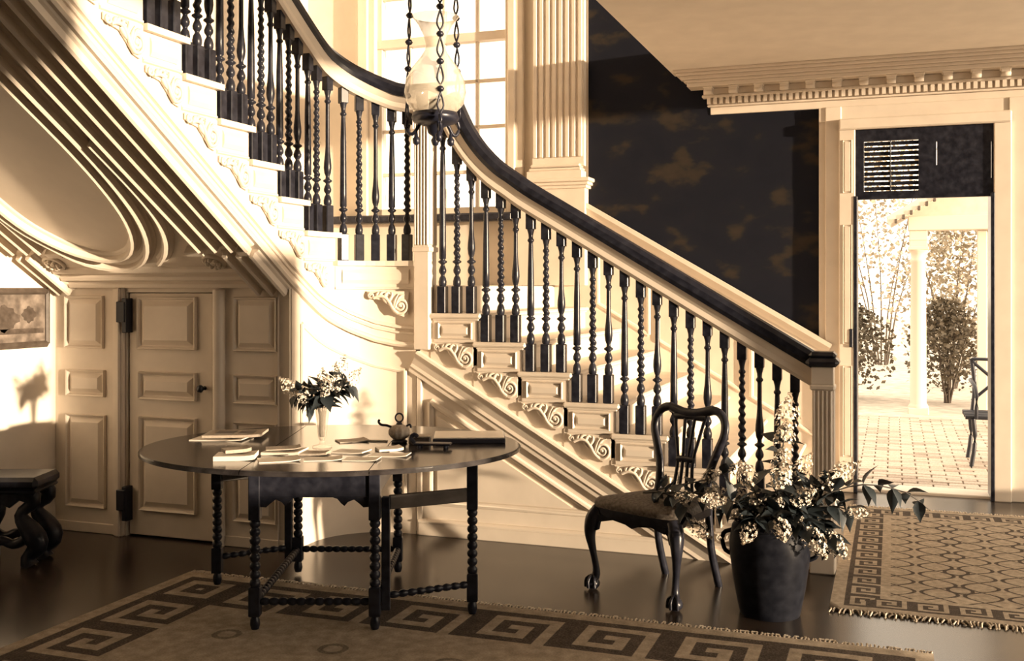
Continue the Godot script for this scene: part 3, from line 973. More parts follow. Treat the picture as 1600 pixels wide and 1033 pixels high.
# ------------------------------------------------------------------ panelled wall and closet door under the upper flight
func build_understair():
	var Z := -5.0
	var t := thing("wall_understair", "panelled wall under upper flight with curved bright end", "wall", Vector3.ZERO, 0, "", "structure")
	var b := MB.new()
	b.box(Vector3(-4.74, 0, Z - 0.08), Vector3(-4.215, 1.45, Z))
	b.box(Vector3(-3.61, 0, Z - 0.08), Vector3(-3.10, 1.45, Z))
	b.box(Vector3(-4.215, 1.425, Z - 0.08), Vector3(-3.61, 1.45, Z))
	part("panelling", b, M.paint, t)
	for q in [[-4.661, -4.376, 1.091, 1.404], [-4.65, -4.366, 0.805, 0.965], [-4.651, -4.36, 0.148, 0.70], [-3.473, -3.19, 1.095, 1.40], [-3.473, -3.19, 0.802, 0.965], [-3.473, -3.19, 0.143, 0.70]]:
		b = MB.new()
		raised_panel(b, q[0], q[1], q[2], q[3], T(Vector3(0, 0, Z)), 0.018, 0.020, 0.03)
		part("panel", b, M.paint, t)
	b = MB.new()
	for q in [[0.0, 0.03], [0.022, 0.045]]:
		b.box(Vector3(-4.29 + q[0], 0, Z), Vector3(-4.222 - q[0] * 0.5, 1.45, Z + q[1]), Transform3D.IDENTITY, 0.006)
	part("door_trim", b, M.paint, t)
	b = MB.new()
	b.lathe(v2([[0.036, 0.0], [0.036, 1.44]]), 20, T(Vector3(-3.566, 0, Z + 0.01)))
	part("round_bead", b, M.paint, t)
	b = MB.new()
	b.box(Vector3(-4.74, 0, Z), Vector3(-4.29, 0.06, Z + 0.012), Transform3D.IDENTITY, 0.004)
	b.box(Vector3(-3.53, 0, Z), Vector3(-3.10, 0.06, Z + 0.012), Transform3D.IDENTITY, 0.004)
	part("base_board", b, M.paint, t)
	# curved end wall below the string
	b = MB.new()
	var pts := []
	var tops := []
	var n := 40
	for i in n + 1:
		var s: float = 0.925 * i / n
		var p: Vector3 = plan(s, -0.006)[0]
		pts.append(p); tops.append(under(s) + 0.02)
	for i in n:
		var p: Vector3 = pts[i]
		var q: Vector3 = pts[i + 1]
		b.st.set_smooth_group(2)
		b.quad(p, q, Vector3(q.x, tops[i + 1], q.z), Vector3(p.x, tops[i], p.z))
	for i in n:
		var s: float = 0.925 * i / n
		var p: Vector3 = plan(s, -0.08)[0]
		var q: Vector3 = plan(0.925 * (i + 1) / n, -0.08)[0]
		b.st.set_smooth_group(5)
		b.quad(p, Vector3(p.x, tops[i], p.z), Vector3(q.x, tops[i + 1], q.z), q)
	part("curved_wall", b, M.paint, t)
	# its panel moulding
	b = MB.new()
	var loop := []
	for i in 25:
		var s: float = lerp(0.07, 0.80, i / 24.0)
		var p: Vector3 = plan(s, -0.004)[0]
		loop.append(Vector3(p.x, under(s) - 0.14, p.z))
	b.sweep(loop, outward([[0, -0.014], [0.008, -0.012], [0.014, 0.0], [0.008, 0.010], [0, 0.014]]))
	for s in [0.07, 0.80]:
		var p: Vector3 = plan(s, 0.0)[0]
		var nn: Vector3 = plan(s)[2]
		b.sweep([Vector3(p.x, 0.2, p.z), Vector3(p.x, under(s) - 0.14, p.z)], v2([[-0.014, 0], [-0.01, 0.008], [0.0, 0.012], [0.01, 0.008], [0.014, 0]]), nn)
	part("panel_moulding", b, M.paint, t)
	# closet door
	var d := thing("door_2", "narrow three-panelled closet door under the stairs with dark hinges", "door", Vector3.ZERO, 0, "", "structure")
	b = MB.new()
	b.box(Vector3(-4.205, 0.01, Z - 0.055), Vector3(-3.625, 1.42, Z - 0.012), Transform3D.IDENTITY, 0.004)
	part("door_leaf", b, M.paint, d)
	for q in [[-4.14, -3.73, 1.093, 1.40], [-4.131, -3.73, 0.801, 0.965], [-4.127, -3.73, 0.156, 0.705]]:
		b = MB.new()
		raised_panel(b, q[0], q[1], q[2], q[3], T(Vector3(0, 0, Z - 0.012)), 0.020, 0.022, 0.035)
		part("door_panel", b, M.paint, d)
	for y in [1.30, 0.205]:
		b = MB.new()
		b.box(Vector3(-4.25, y - 0.05, Z + 0.028), Vector3(-4.19, y + 0.07, Z + 0.05), Transform3D.IDENTITY, 0.003)
		b.box(Vector3(-4.213, y - 0.11, Z - 0.013), Vector3(-4.18, y + 0.09, Z + 0.045), Transform3D.IDENTITY, 0.003)
		part("hinge", b, M.black_iron, d)
	b = MB.new()
	b.lathe(v2([[0.012, 0.0], [0.009, 0.015], [0.012, 0.03], [0.022, 0.04], [0.018, 0.055], [0.0, 0.058]]), 14, Transform3D(Basis(Vector3(1, 0, 0), PI / 2), Vector3(-3.678, 0.88, Z - 0.012)))
	part("door_knob", b, M.black_iron, d)
	b = MB.new()
	b.box(Vector3(-4.20, 0, Z - 1.0), Vector3(-3.62, 1.4, Z - 0.9))
	part("closet_back", b, M.paint, d)

# ------------------------------------------------------------------ garden
func build_outside():
	var b := MB.new()
	b.box(Vector3(-30, -0.35, -60), Vector3(30, -0.07, -8.1))
	b.box(Vector3(-30, -0.35, -8.1), Vector3(-4.94, -0.07, 30))
	b.box(Vector3(3.2, -0.35, -8.1), Vector3(30, -0.07, 30))
	b.box(Vector3(-4.94, -0.35, 2.6), Vector3(3.2, -0.07, 30))
	solo("garden_ground", b, M.earth, "pale sandy garden ground beyond the doorway", "ground", "", "structure")
	# brick walk
	var w := thing("brick_walk", "pale worn brick walk leading away from the garden door", "path", Vector3.ZERO, 0, "", "structure")
	b = MB.new()
	b.box(Vector3(-1.2, -0.1, -13.6), Vector3(1.9, -0.045, -8.1))
	part("mortar_bed", b, M.earth, w)
	b = MB.new()
	b.box(Vector3(-0.102, -0.03, -0.049), Vector3(0.102, 0.02, 0.049), Transform3D.IDENTITY, 0.005)
	var bm := b.done()
	var mats := [M.brick_a, M.brick_b, M.brick_c, M.brick_b]
	var cnt := 0
	for r in 44:
		for c in 7:
			if cnt >= 296: break
			var x: float = -0.36 + c * 0.214 + (0.107 if r % 2 else 0.0)
			var z: float = -8.22 - r * 0.107
			mesh_part("brick", bm, mats[rng.randi() % 4], w, T(Vector3(x, -0.03 + rng.randf() * 0.006, z), rng.randf_range(-0.02, 0.02)))
			cnt += 1
	# porch of the wing
	var p := thing("porch", "pale garden porch with slender column, gabled beam and clapboard side wall", "porch")
	var gz := -13.4
	b = MB.new()
	b.lathe(v2([[0.115, -0.07], [0.115, 0.04], [0.105, 0.06], [0.092, 0.08], [0.09, 0.9], [0.082, 1.75], [0.10, 1.77], [0.082, 1.79], [0.085, 1.86], [0.105, 1.88], [0.115, 1.91]]), 20, T(Vector3(0.285, 0, gz)))
	b.box(Vector3(0.17, -0.07, gz - 0.115), Vector3(0.40, 0.03, gz + 0.115), Transform3D.IDENTITY, 0.01)
	b.box(Vector3(0.185, 1.90, gz - 0.10), Vector3(0.385, 2.13, gz + 0.10), Transform3D.IDENTITY, 0.008)
	b.box(Vector3(0.170, 1.90, gz - 0.115), Vector3(0.40, 1.94, gz + 0.115), Transform3D.IDENTITY, 0.008)
	b.box(Vector3(0.178, 2.01, gz - 0.108), Vector3(0.392, 2.04, gz + 0.108), Transform3D.IDENTITY, 0.008)
	part("column", b, M.porch_white, p)
	b = MB.new()
	b.box(Vector3(0.17, 2.13, gz - 0.12), Vector3(2.4, 2.30, gz + 0.12), Transform3D.IDENTITY, 0.008)
	part("beam", b, M.porch_white, p)
	b = MB.new()
	b.prism(v2([[0.10, 2.30], [2.4, 2.30], [2.4, 3.55], [0.10, 2.32]]), gz - 0.04, gz + 0.02)
	part("gable", b, M.clapboard, p)
	b = MB.new()
	b.sweep([Vector3(-0.02, 2.21, gz + 0.1), Vector3(2.4, 3.62, gz + 0.1)], v2([[-0.9, 0.0], [0.10, 0.0], [0.10, 0.06], [0.06, 0.10], [-0.9, 0.10]]), Vector3.UP)
	part("roof", b, M.porch_white, p)
	for k in 10:
		b = MB.new()
		var f: float = 0.02 + 0.085 * k
		b.box(Vector3(f, 2.235 + 0.583 * f - 0.03, gz + 0.1), Vector3(f + 0.03, 2.235 + 0.583 * f + 0.02, gz + 0.22), Transform3D.IDENTITY, 0.004)
		part("rafter_end", b, M.twig, p)
	# wing wall of clapboards
	var v := p
	b = MB.new()
	b.box(Vector3(0.97, -0.07, -13.9), Vector3(4.5, 2.13, gz - 0.02))
	part("core", b, M.clapboard, v)
	b = MB.new()
	b.prism(v2([[0.0, 0.0], [0.026, 0.0], [0.008, 0.125], [0.0, 0.125]]), 0.0, 3.53, Transform3D(Basis(Vector3(0, 0, 1), Vector3(0, 1, 0), Vector3(1, 0, 0)), Vector3.ZERO))
	var cb := b.done()
	for k in 17:
		mesh_part("clapboard", cb, M.clapboard, v, T(Vector3(0.97, -0.02 + 0.125 * k, gz - 0.02)))
	b = MB.new()
	b.box(Vector3(0.93, -0.07, gz - 0.06), Vector3(1.03, 2.13, gz + 0.02), Transform3D.IDENTITY, 0.006)
	part("corner_board", b, M.porch_white, v)
	# rustic garden bench, only its end in view
	var g := thing("garden_bench", "dark rustic garden bench outside at right edge of the doorway", "bench", Vector3(0.62, -0.02, -9.35), 0.0)
	for q in [[0.0, 0.0], [0.0, -0.45], [1.1, 0.0], [1.1, -0.45]]:
		b = MB.new()
		b.tube(smooth_path(v3([[q[0] - 0.02, -0.02, q[1]], [q[0] + 0.012, 0.22, q[1] - 0.01], [q[0], 0.40, q[1]]]), 6), 0.018, 8)
		part("leg", b, M.black_iron, g)
	for k in 5:
		b = MB.new()
		b.tube(v3([[-0.06, 0.41 + 0.004 * (k % 2), -0.02 - 0.1 * k], [1.16, 0.41, -0.03 - 0.1 * k]]), 0.019, 8)
		part("seat_rail", b, M.black_iron, g)
	for x in [0.02, 1.08]:
		b = MB.new()
		b.tube(smooth_path(v3([[x, 0.40, -0.45], [x + 0.02, 0.62, -0.48], [x, 0.86, -0.52]]), 6), 0.018, 8)
		part("back_post", b, M.black_iron, g)
		b = MB.new()
		b.tube(smooth_path(v3([[x, 0.66, -0.48], [x - 0.03, 0.70, -0.2], [x, 0.62, 0.02], [x, 0.40, 0.0]]), 8), 0.016, 8)
		part("arm", b, M.black_iron, g)
	for q in [[0.02, 0.86, 1.08, 0.84], [0.02, 0.5, 0.4, 0.85], [0.4, 0.5, 0.02, 0.84], [0.4, 0.5, 0.8, 0.85], [0.8, 0.5, 1.08, 0.85]]:
		b = MB.new()
		b.tube(v3([[q[0], q[1], -0.49], [q[2], q[3], -0.51]]), 0.014, 8)
		part("back_branch", b, M.black_iron, g)
	# shrubs
	var bushes := [["leafy round shrub left of porch column", -0.62, -15.2, 0.62, 1.3, 0], ["dense dark shrub just right of porch column", 0.68, -15.0, 0.5, 1.35, 0], ["tall airy pale shrub rising behind the porch column", 0.85, -17.2, 0.9, 2.6, 1], ["low pale shrub at far left of doorway view", -1.15, -14.0, 0.45, 0.6, 1], ["far pale tree showing faintly through the doorway", -0.2, -22.0, 1.9, 4.6, 1]]
	for q in bushes:
		shrub(q[0], Vector3(q[1], -0.07, q[2]), q[3], q[4], q[5])

func shrub(label: String, at: Vector3, r: float, h: float, pale: int):
	var t := thing("shrub", label, "shrub", at, 0.0, "shrubs beyond the garden door")
	for k in 7:
		var b := MB.new()
		var a: float = TAU * k / 7 + rng.randf()
		var q := Vector3(cos(a) * r * 0.6, h * rng.randf_range(0.6, 0.95), sin(a) * r * 0.6)
		b.tube(smooth_path([Vector3(q.x * 0.1, 0, q.z * 0.1), Vector3(q.x * 0.35 + rng.randf_range(-0.05, 0.05), q.y * 0.45, q.z * 0.4), q], 6), 0.014, 5, [1.4, 1.2, 1.0, 0.8, 0.6, 0.5, 0.3])
		part("stem", b, M.twig, t)
	var b := MB.new()
	var n := 2600
	for k in n:
		var p := Vector3(rng.randfn(0, 0.42), 0, rng.randfn(0, 0.42)) * r
		p = p.limit_length(r)
		var f := rng.randf()
		p.y = h * (0.08 + 0.95 * sqrt(f) * (1.0 - 0.35 * Vector2(p.x, p.z).length_squared() / (r * r)))
		var bs := Basis.from_euler(Vector3(rng.randf_range(-1.2, 1.2), rng.randf() * TAU, rng.randf_range(-1, 1)))
		var l: float = 0.035 * (1.0 + rng.randf()) * (1.0 + 0.4 * r)
		b.quad(p, p + bs * Vector3(l * 0.4, 0, l * 0.5), p + bs * Vector3(0, l * 0.1, l), p + bs * Vector3(-l * 0.4, 0, l * 0.5))
	var fo := part("foliage", b, M.garden_leaf_pale if pale else M.garden_leaf, t)
	fo.set_meta("kind", "stuff")

# ------------------------------------------------------------------ rugs
func key_row(u: int, v: int) -> bool:      # Greek key cell on an 8 x 7 grid
	var g := ["########", "#......#", "#.####.#", "#.#..#.#", "#.##.#.#", "#....#.#", "######.#"]
	return g[v % 7][u % 8] == "#"
func rug_image(w: int, h: int, wx: float, wz: float, border: float, cell: float, field_style: int, sd: int) -> Image:
	var im := Image.create(w, h, false, Image.FORMAT_RGB8)
	var no := FastNoiseLite.new()
	no.seed = sd; no.frequency = 0.05
	var n2 := FastNoiseLite.new()
	n2.seed = sd + 3; n2.frequency = 0.4
	var cream := lin(0.50, 0.42, 0.33)
	var dark := lin(0.065, 0.052, 0.046)
	for j in h:
		for i in w:
			var x: float = wx * i / w
			var z: float = wz * j / h
			var ex: float = min(x, wx - x)
			var ez: float = min(z, wz - z)
			var ink := 0.0
			var e: float = min(ex, ez)
			if e > border and e < border + cell * 7.0:
				var along_v: float = z if ex < ez else x
				var u: int = int(along_v / cell)
				var v: int = int((e - border) / cell)
				if key_row(u, v): ink = 1.0
			elif e > border + cell * 9.0:
				var fx: float = x
				var fz: float = z
				if field_style == 0:
					var a: float = abs(fposmod(fx / 0.19 + 0.42 * sin(fz * TAU / 0.34), 1.0) - 0.5)
					var a2: float = abs(fposmod(fx / 0.19 - 0.42 * sin(fz * TAU / 0.34), 1.0) - 0.5)
					var c: float = Vector2(fposmod(fx, 0.38) - 0.19, fposmod(fz, 0.34) - 0.17).length()
					if a < 0.05 or a2 < 0.05 or abs(c - 0.055) < 0.009: ink = 1.0
				else:
					var c: float = Vector2(fposmod(fx, 0.5) - 0.25, fposmod(fz, 0.5) - 0.25).length()
					if abs(c - 0.05) < 0.012: ink = 0.5
			var worn: float = 0.86 + 0.14 * no.get_noise_2d(i, j) + 0.12 * n2.get_noise_2d(i, j)
			var col: Color = cream.lerp(dark, ink * clamp(0.82 + 0.5 * n2.get_noise_2d(j, i), 0.3, 1.0))
			im.set_pixel(i, j, Color(col.r * worn, col.g * worn, col.b * worn))
	im.generate_mipmaps()
	return im
func rug(called_label: String, x0: float, x1: float, z0: float, z1: float, im: Image, ends: Array):
	var t := thing("patterned_rug", called_label, "rug", Vector3((x0 + x1) / 2, 0, (z0 + z1) / 2), 0, "hall rugs")
	var hx := (x1 - x0) / 2
	var hz := (z1 - z0) / 2
	var s := SurfaceTool.new()
	s.begin(Mesh.PRIMITIVE_TRIANGLES)
	var y := 0.012
	var nx := 20
	var nz := 20
	for i in nx:
		for j in nz:
			for q in [[0, 0], [1, 0], [1, 1], [0, 0], [1, 1], [0, 1]]:
				var fu: float = float(i + q[0]) / nx
				var fv: float = float(j + q[1]) / nz
				s.set_uv(Vector2(fu, fv))
				s.add_vertex(Vector3(-hx + 2 * hx * fu, y + 0.0015 * sin(fu * 23.0) * sin(fv * 17.0), -hz + 2 * hz * fv))
	var ed := [[Vector3(-hx, 0, -hz), Vector3(hx, 0, -hz)], [Vector3(hx, 0, -hz), Vector3(hx, 0, hz)], [Vector3(hx, 0, hz), Vector3(-hx, 0, hz)], [Vector3(-hx, 0, hz), Vector3(-hx, 0, -hz)]]
	for e in ed:
		for v in [e[0], e[1], e[1] + Vector3(0, y, 0), e[0], e[1] + Vector3(0, y, 0), e[0] + Vector3(0, y, 0)]:
			s.set_uv(Vector2(0.002, 0.002)); s.add_vertex(v)
	s.generate_normals()
	var m := StandardMaterial3D.new()
	m.albedo_texture = ImageTexture.create_from_image(im)
	m.roughness = 0.95
	m.metallic_specular = 0.2
	m.cull_mode = BaseMaterial3D.CULL_DISABLED
	mesh_part("pile", s.commit(), m, t)
	for e in ends:
		var b := MB.new()
		var n := int(2 * hx / 0.016)
		for k in n:
			var x: float = -hx + 2 * hx * (k + 0.5) / n
			var zz: float = hz * e
			var l: float = rng.randf_range(0.03, 0.055)
			b.tube([Vector3(x, 0.010, zz), Vector3(x + rng.randf_range(-0.008, 0.008), 0.012, zz + e * l * 0.5), Vector3(x + rng.randf_range(-0.014, 0.014), 0.004, zz + e * l)], 0.0045, 4)
		var f := part("fringe", b, M.fringe, t)
		f.set_meta("kind", "stuff")
func build_rugs():
	rug("cream runner with dark key border lying before the garden door", -0.27, 1.08, -7.28, -4.93, rug_image(560, 975, 1.35, 2.35, 0.06, 0.022, 0, 3), [-1.0, 1.0])
	rug("large hall rug with bold key border lying under the gateleg table", -3.35, 0.15, -4.44, -1.6, rug_image(875, 710, 3.5, 2.84, 0.07, 0.052, 1, 9), [-1.0, 1.0])

# ------------------------------------------------------------------ gateleg table
func bobbins(b: MB, a: Vector3, e: Vector3, r: float, pitch: float):
	var L := (e - a).length()
	var n := int(round(L / pitch))
	var pr := []
	for k in n:
		var y0: float = L * k / n
		var p: float = L / n
		for q in [[0.55, 0.0], [0.85, 0.18], [1.0, 0.5], [0.85, 0.82]]:
			pr.append(Vector2(r * q[0], y0 + p * q[1]))
	pr.append(Vector2(r * 0.55, L))
	b.lathe(pr, 12, along(a, e))
func table_leg(x: float, z: float, top: float, parent: Node3D):
	var b := MB.new()
	var w := 0.024
	b.box(Vector3(x - w, 0.46, z - w), Vector3(x + w, top, z + w), Transform3D.IDENTITY, 0.003)
	bobbins(b, Vector3(x, 0.175, z), Vector3(x, 0.462, z), 0.024, 0.036)
	b.box(Vector3(x - w, 0.055, z - w), Vector3(x + w, 0.178, z + w), Transform3D.IDENTITY, 0.003)
	b.lathe(v2([[0.016, 0.0], [0.022, 0.02], [0.02, 0.04], [0.013, 0.056]]), 12, T(Vector3(x, 0, z)))
	part("leg", b, M.dark_wood, parent)
func build_table():
	var t := thing("gateleg_table", "large oval dark gateleg table with bobbin-turned legs and polished top", "table", CL(-0.83, 4.87, 0.0140), YAW)
	var b := MB.new()
	# oval top in three boards: fixed middle and two leaves
	var cuts := [[-0.87, -0.262], [-0.258, 0.258], [0.262, 0.87]]
	var names := ["leaf", "table_top", "leaf"]
	for i in 3:
		var poly := []
		var n := 26
		for k in n + 1:
			var x: float = lerp(float(cuts[i][0]), float(cuts[i][1]), float(k) / n)
			if i == 0: x = lerp(-0.87, -0.262, 1.0 - cos(float(k) / n * PI / 2))
			if i == 2: x = lerp(0.262, 0.87, sin(float(k) / n * PI / 2))
			poly.append(Vector2(x, 0.72 * sqrt(max(0.0, 1.0 - pow(x / 0.87, 2)))))
		for k in n + 1:
			var p: Vector2 = poly[n - k]
			if p.y > 0.001: poly.append(Vector2(p.x, -p.y))
		b = MB.new()
		var lie := Transform3D(Basis(Vector3(1, 0, 0), Vector3(0, 0, 1), Vector3(0, 1, 0)), Vector3.ZERO)
		var small := []
		for p in poly: small.append(p * 0.992)
		b.prism(small, 0.686, 0.690, lie)
		b.prism(poly, 0.690, 0.702, lie)
		b.prism(small, 0.702, 0.708, lie)
		part(names[i], b, M.table_wood, t)
	# frame
	for q in [[-0.2525, 0.45], [0.2525, 0.45], [-0.2525, -0.44], [0.2525, -0.44]]:
		table_leg(q[0], q[1], 0.686, t)
	b = MB.new()
	for z in [0.45, -0.44]:
		b.box(Vector3(-0.235, 0.555, z - 0.012), Vector3(0.235, 0.686, z + 0.012), Transform3D.IDENTITY, 0.003)
	for x in [-0.2525, 0.2525]:
		b.box(Vector3(x - 0.012, 0.555, -0.43), Vector3(x + 0.012, 0.686, 0.44), Transform3D.IDENTITY, 0.003)
	var ap := part("apron", b, M.dark_wood, t)
	for sx in [-1.0, 1.0]:
		b = MB.new()
		b.prism(v2([[sx * 0.235, 0.56], [sx * 0.235, 0.515], [sx * 0.205, 0.512], [sx * 0.185, 0.53], [sx * 0.165, 0.545], [sx * 0.14, 0.535], [sx * 0.125, 0.518], [sx * 0.11, 0.53], [sx * 0.095, 0.548], [sx * 0.06, 0.56]]), 0.44, 0.456)
		part("scalloped_edge", b, M.dark_wood, ap)
	for q in [[-0.2525, 0.45, 0.2525, 0.45], [-0.2525, -0.44, 0.2525, -0.44], [-0.2525, 0.45, -0.2525, -0.44], [0.2525, 0.45, 0.2525, -0.44]]:
		b = MB.new()
		var a := Vector3(q[0], 0.115, q[1])
		var e := Vector3(q[2], 0.115, q[3])
		var d := (e - a).normalized()
		bobbins(b, a + d * 0.022, e - d * 0.022, 0.018, 0.04)
		part("stretcher", b, M.dark_wood, t)
	# gates
	for q in [[0.655, 0.24, 0.295, 0.415], [-0.60, -0.22, -0.295, -0.415]]:
		table_leg(q[0], q[1], 0.684, t)
		b = MB.new()
		b.box(Vector3(q[2] - 0.018, 0.07, q[3] - 0.018), Vector3(q[2] + 0.018, 0.55, q[3] + 0.018), Transform3D.IDENTITY, 0.003)
		part("gate_pivot", b, M.dark_wood, t)
		var a := Vector3(q[2], 0.525, q[3])
		var e := Vector3(q[0], 0.525, q[1])
		var L := (e - a).length()
		b = MB.new()
		var xf := Transform3D(Basis(Vector3.UP, -atan2((e - a).z, (e - a).x)), a)
		b.box(Vector3(0.015, -0.03, -0.010), Vector3(L - 0.02, 0.03, 0.010), xf, 0.003)
		part("gate_rail", b, M.brown_wood, t)
		b = MB.new()
		var d := (e - a).normalized()
		bobbins(b, Vector3(a.x, 0.13, a.z) + d * 0.016, Vector3(e.x, 0.13, e.z) - d * 0.022, 0.017, 0.04)
		part("stretcher", b, M.dark_wood, t)

# ------------------------------------------------------------------ side chair; local +z is the way it faces
func build_chair():
	var t := thing("side_chair", "dark carved side chair with worn brown seat before the lower steps", "chair", CL(0.70, 5.02, 0), YAW - PI / 4)
	t.scale = Vector3.ONE * 0.94
	var b := MB.new()
	# seat frame: trapezoid, front wide
	var fw := 0.27
	var bw := 0.185
	var fz := 0.21
	var bz := -0.21
	var lie := Transform3D(Basis(Vector3(1, 0, 0), Vector3(0, 0, 1), Vector3(0, 1, 0)), Vector3.ZERO)
	var out := v2([[-fw, fz - 0.03], [-fw + 0.03, fz], [-0.12, fz + 0.015], [0.12, fz + 0.015], [fw - 0.03, fz], [fw, fz - 0.03], [bw, bz], [-bw, bz]])
	b.prism(out, 0.385, 0.425, lie)
	var fr := part("seat_frame", b, M.dark_wood, t)
	b = MB.new()
	b.prism(v2([[-0.22, 0.39], [0.22, 0.39], [0.2, 0.355], [0.12, 0.375], [0.04, 0.365], [0.0, 0.35], [-0.04, 0.365], [-0.12, 0.375], [-0.2, 0.355]]), fz - 0.02, fz + 0.008)
	part("shaped_rail", b, M.dark_wood, fr)
	# padded seat
	b = MB.new()
	var rings := []
	for q in [[1.0, 0.425], [1.005, 0.44], [0.985, 0.458], [0.93, 0.470], [0.75, 0.480], [0.4, 0.486], [0.0, 0.487]]:
		var ring := []
		for p in out: ring.append(Vector3(p.x * q[0], q[1], p.y * q[0]))
		rings.append(ring)
	b.st.set_smooth_group(0)
	for i in rings.size() - 1:
		for k in out.size():
			var k2: int = (k + 1) % out.size()
			b.quad(rings[i][k], rings[i][k2], rings[i + 1][k2], rings[i + 1][k])
	part("seat", b, M.upholstery, t)
	# cabriole front legs with ball feet
	for s in [-1.0, 1.0]:
		b = MB.new()
		var c := [[0.235, 0.41, 0.185, 1.55], [0.262, 0.36, 0.205, 1.6], [0.272, 0.29, 0.215, 1.25], [0.262, 0.20, 0.205, 0.9], [0.25, 0.12, 0.195, 0.7], [0.248, 0.075, 0.195, 0.72], [0.256, 0.05, 0.205, 1.0]]
		var pts := []
		var sc := []
		for q in c:
			pts.append(Vector3(s * q[0], q[1], q[2]))
		var sp := smooth_path(pts, 24)
		for k in 25:
			var f: float = k / 24.0 * 6.0
			var i: int = min(int(f), 5)
			sc.append(lerp(float(c[i][3]), float(c[i + 1][3]), f - i))
		b.tube(sp, 0.024, 10, sc, 1.0, Vector3(0, 0, 1))
		b.lathe(v2([[0.0, 0.0], [0.02, 0.003], [0.034, 0.018], [0.037, 0.034], [0.03, 0.052], [0.016, 0.062], [0.0, 0.066]]), 14, T(Vector3(s * 0.258, 0, 0.208)))
		for k in 3:
			var a: float = PI / 2 + (k - 1) * 0.9
			b.tube(smooth_path([Vector3(s * 0.256, 0.075, 0.2), Vector3(s * 0.258 + cos(a) * 0.034, 0.055, 0.208 + sin(a) * 0.034), Vector3(s * 0.258 + cos(a) * 0.038, 0.012, 0.208 + sin(a) * 0.038)], 6), 0.008, 6)
		part("front_leg", b, M.dark_wood, t)
		b = MB.new()
		b.prism(v2([[s * 0.235, 0.39], [s * 0.18, 0.39], [s * 0.20, 0.36], [s * 0.215, 0.35], [s * 0.225, 0.31], [s * 0.245, 0.30]]), 0.195, 0.215)
		part("knee_ear", b, M.dark_wood, t)
		# rear leg running up into the stile
		b = MB.new()
		b.tube(smooth_path([Vector3(s * 0.17, 0.0, -0.29), Vector3(s * 0.168, 0.2, -0.225), Vector3(s * 0.165, 0.42, -0.20)], 8), 0.020, 8, [], 1.0, Vector3(1, 0, 0))
		part("rear_leg", b, M.dark_wood, t)
	# back: bowed stiles, yoke crest and pierced splat, leaning backwards
	var lean := func(x: float, y: float) -> Vector3: return Vector3(x, 0.42 + y, -0.20 - 0.13 * y - 0.10 * y * y)
	for s in [-1.0, 1.0]:
		b = MB.new()
		var pts := []
		for q in [[0.165, 0.0], [0.155, 0.10], [0.162, 0.19], [0.195, 0.29], [0.222, 0.37], [0.215, 0.435], [0.175, 0.478], [0.12, 0.487]]:
			pts.append(lean.call(s * q[0], q[1]))
		b.tube(smooth_path(pts, 30), 0.023, 10, [], 0.75, Vector3(0, 0, 1))
		part("back_stile", b, M.dark_wood, t)
	b = MB.new()
	var cp := []
	for q in [[-0.14, 0.488], [-0.09, 0.474], [-0.045, 0.463], [0.0, 0.460], [0.045, 0.463], [0.09, 0.474], [0.14, 0.488]]:
		cp.append(lean.call(q[0], q[1]))
	b.tube(smooth_path(cp, 20), 0.026, 10, [], 0.65, Vector3(0, 0, 1))
	part("crest_rail", b, M.dark_wood, t)
	for q in [[-0.055, -0.048, -0.098], [-0.020, -0.016, -0.032], [0.020, 0.016, 0.032], [0.055, 0.048, 0.098]]:
		b = MB.new()
		b.tube(smooth_path([lean.call(q[0] * 1.3, 0.0), lean.call(q[0], 0.10), lean.call(q[1], 0.22), lean.call((q[1] + q[2]) / 2, 0.34), lean.call(q[2], 0.46)], 16), 0.0105, 8, [], 0.7, Vector3(0, 0, 1))
		part("splat_bar", b, M.dark_wood, t)
	for y in [0.03, 0.22, 0.44]:
		b = MB.new()
		var w: float = 0.075 if y < 0.1 else (0.055 if y < 0.3 else 0.10)
		b.tube([lean.call(-w, y), lean.call(0, y + 0.004), lean.call(w, y)], 0.018, 8, [], 0.6, Vector3(0, 0, 1))
		part("splat_block", b, M.dark_wood, t)
	b = MB.new()
	b.box(Vector3(-0.165, 0.40, -0.215), Vector3(0.165, 0.455, -0.19), Transform3D.IDENTITY, 0.006)
	part("back_rail", b, M.dark_wood, t)
	for q in [[0.255, 0.17, 0.2, -0.24], [-0.255, 0.17, 0.2, -0.24]]:
		pass

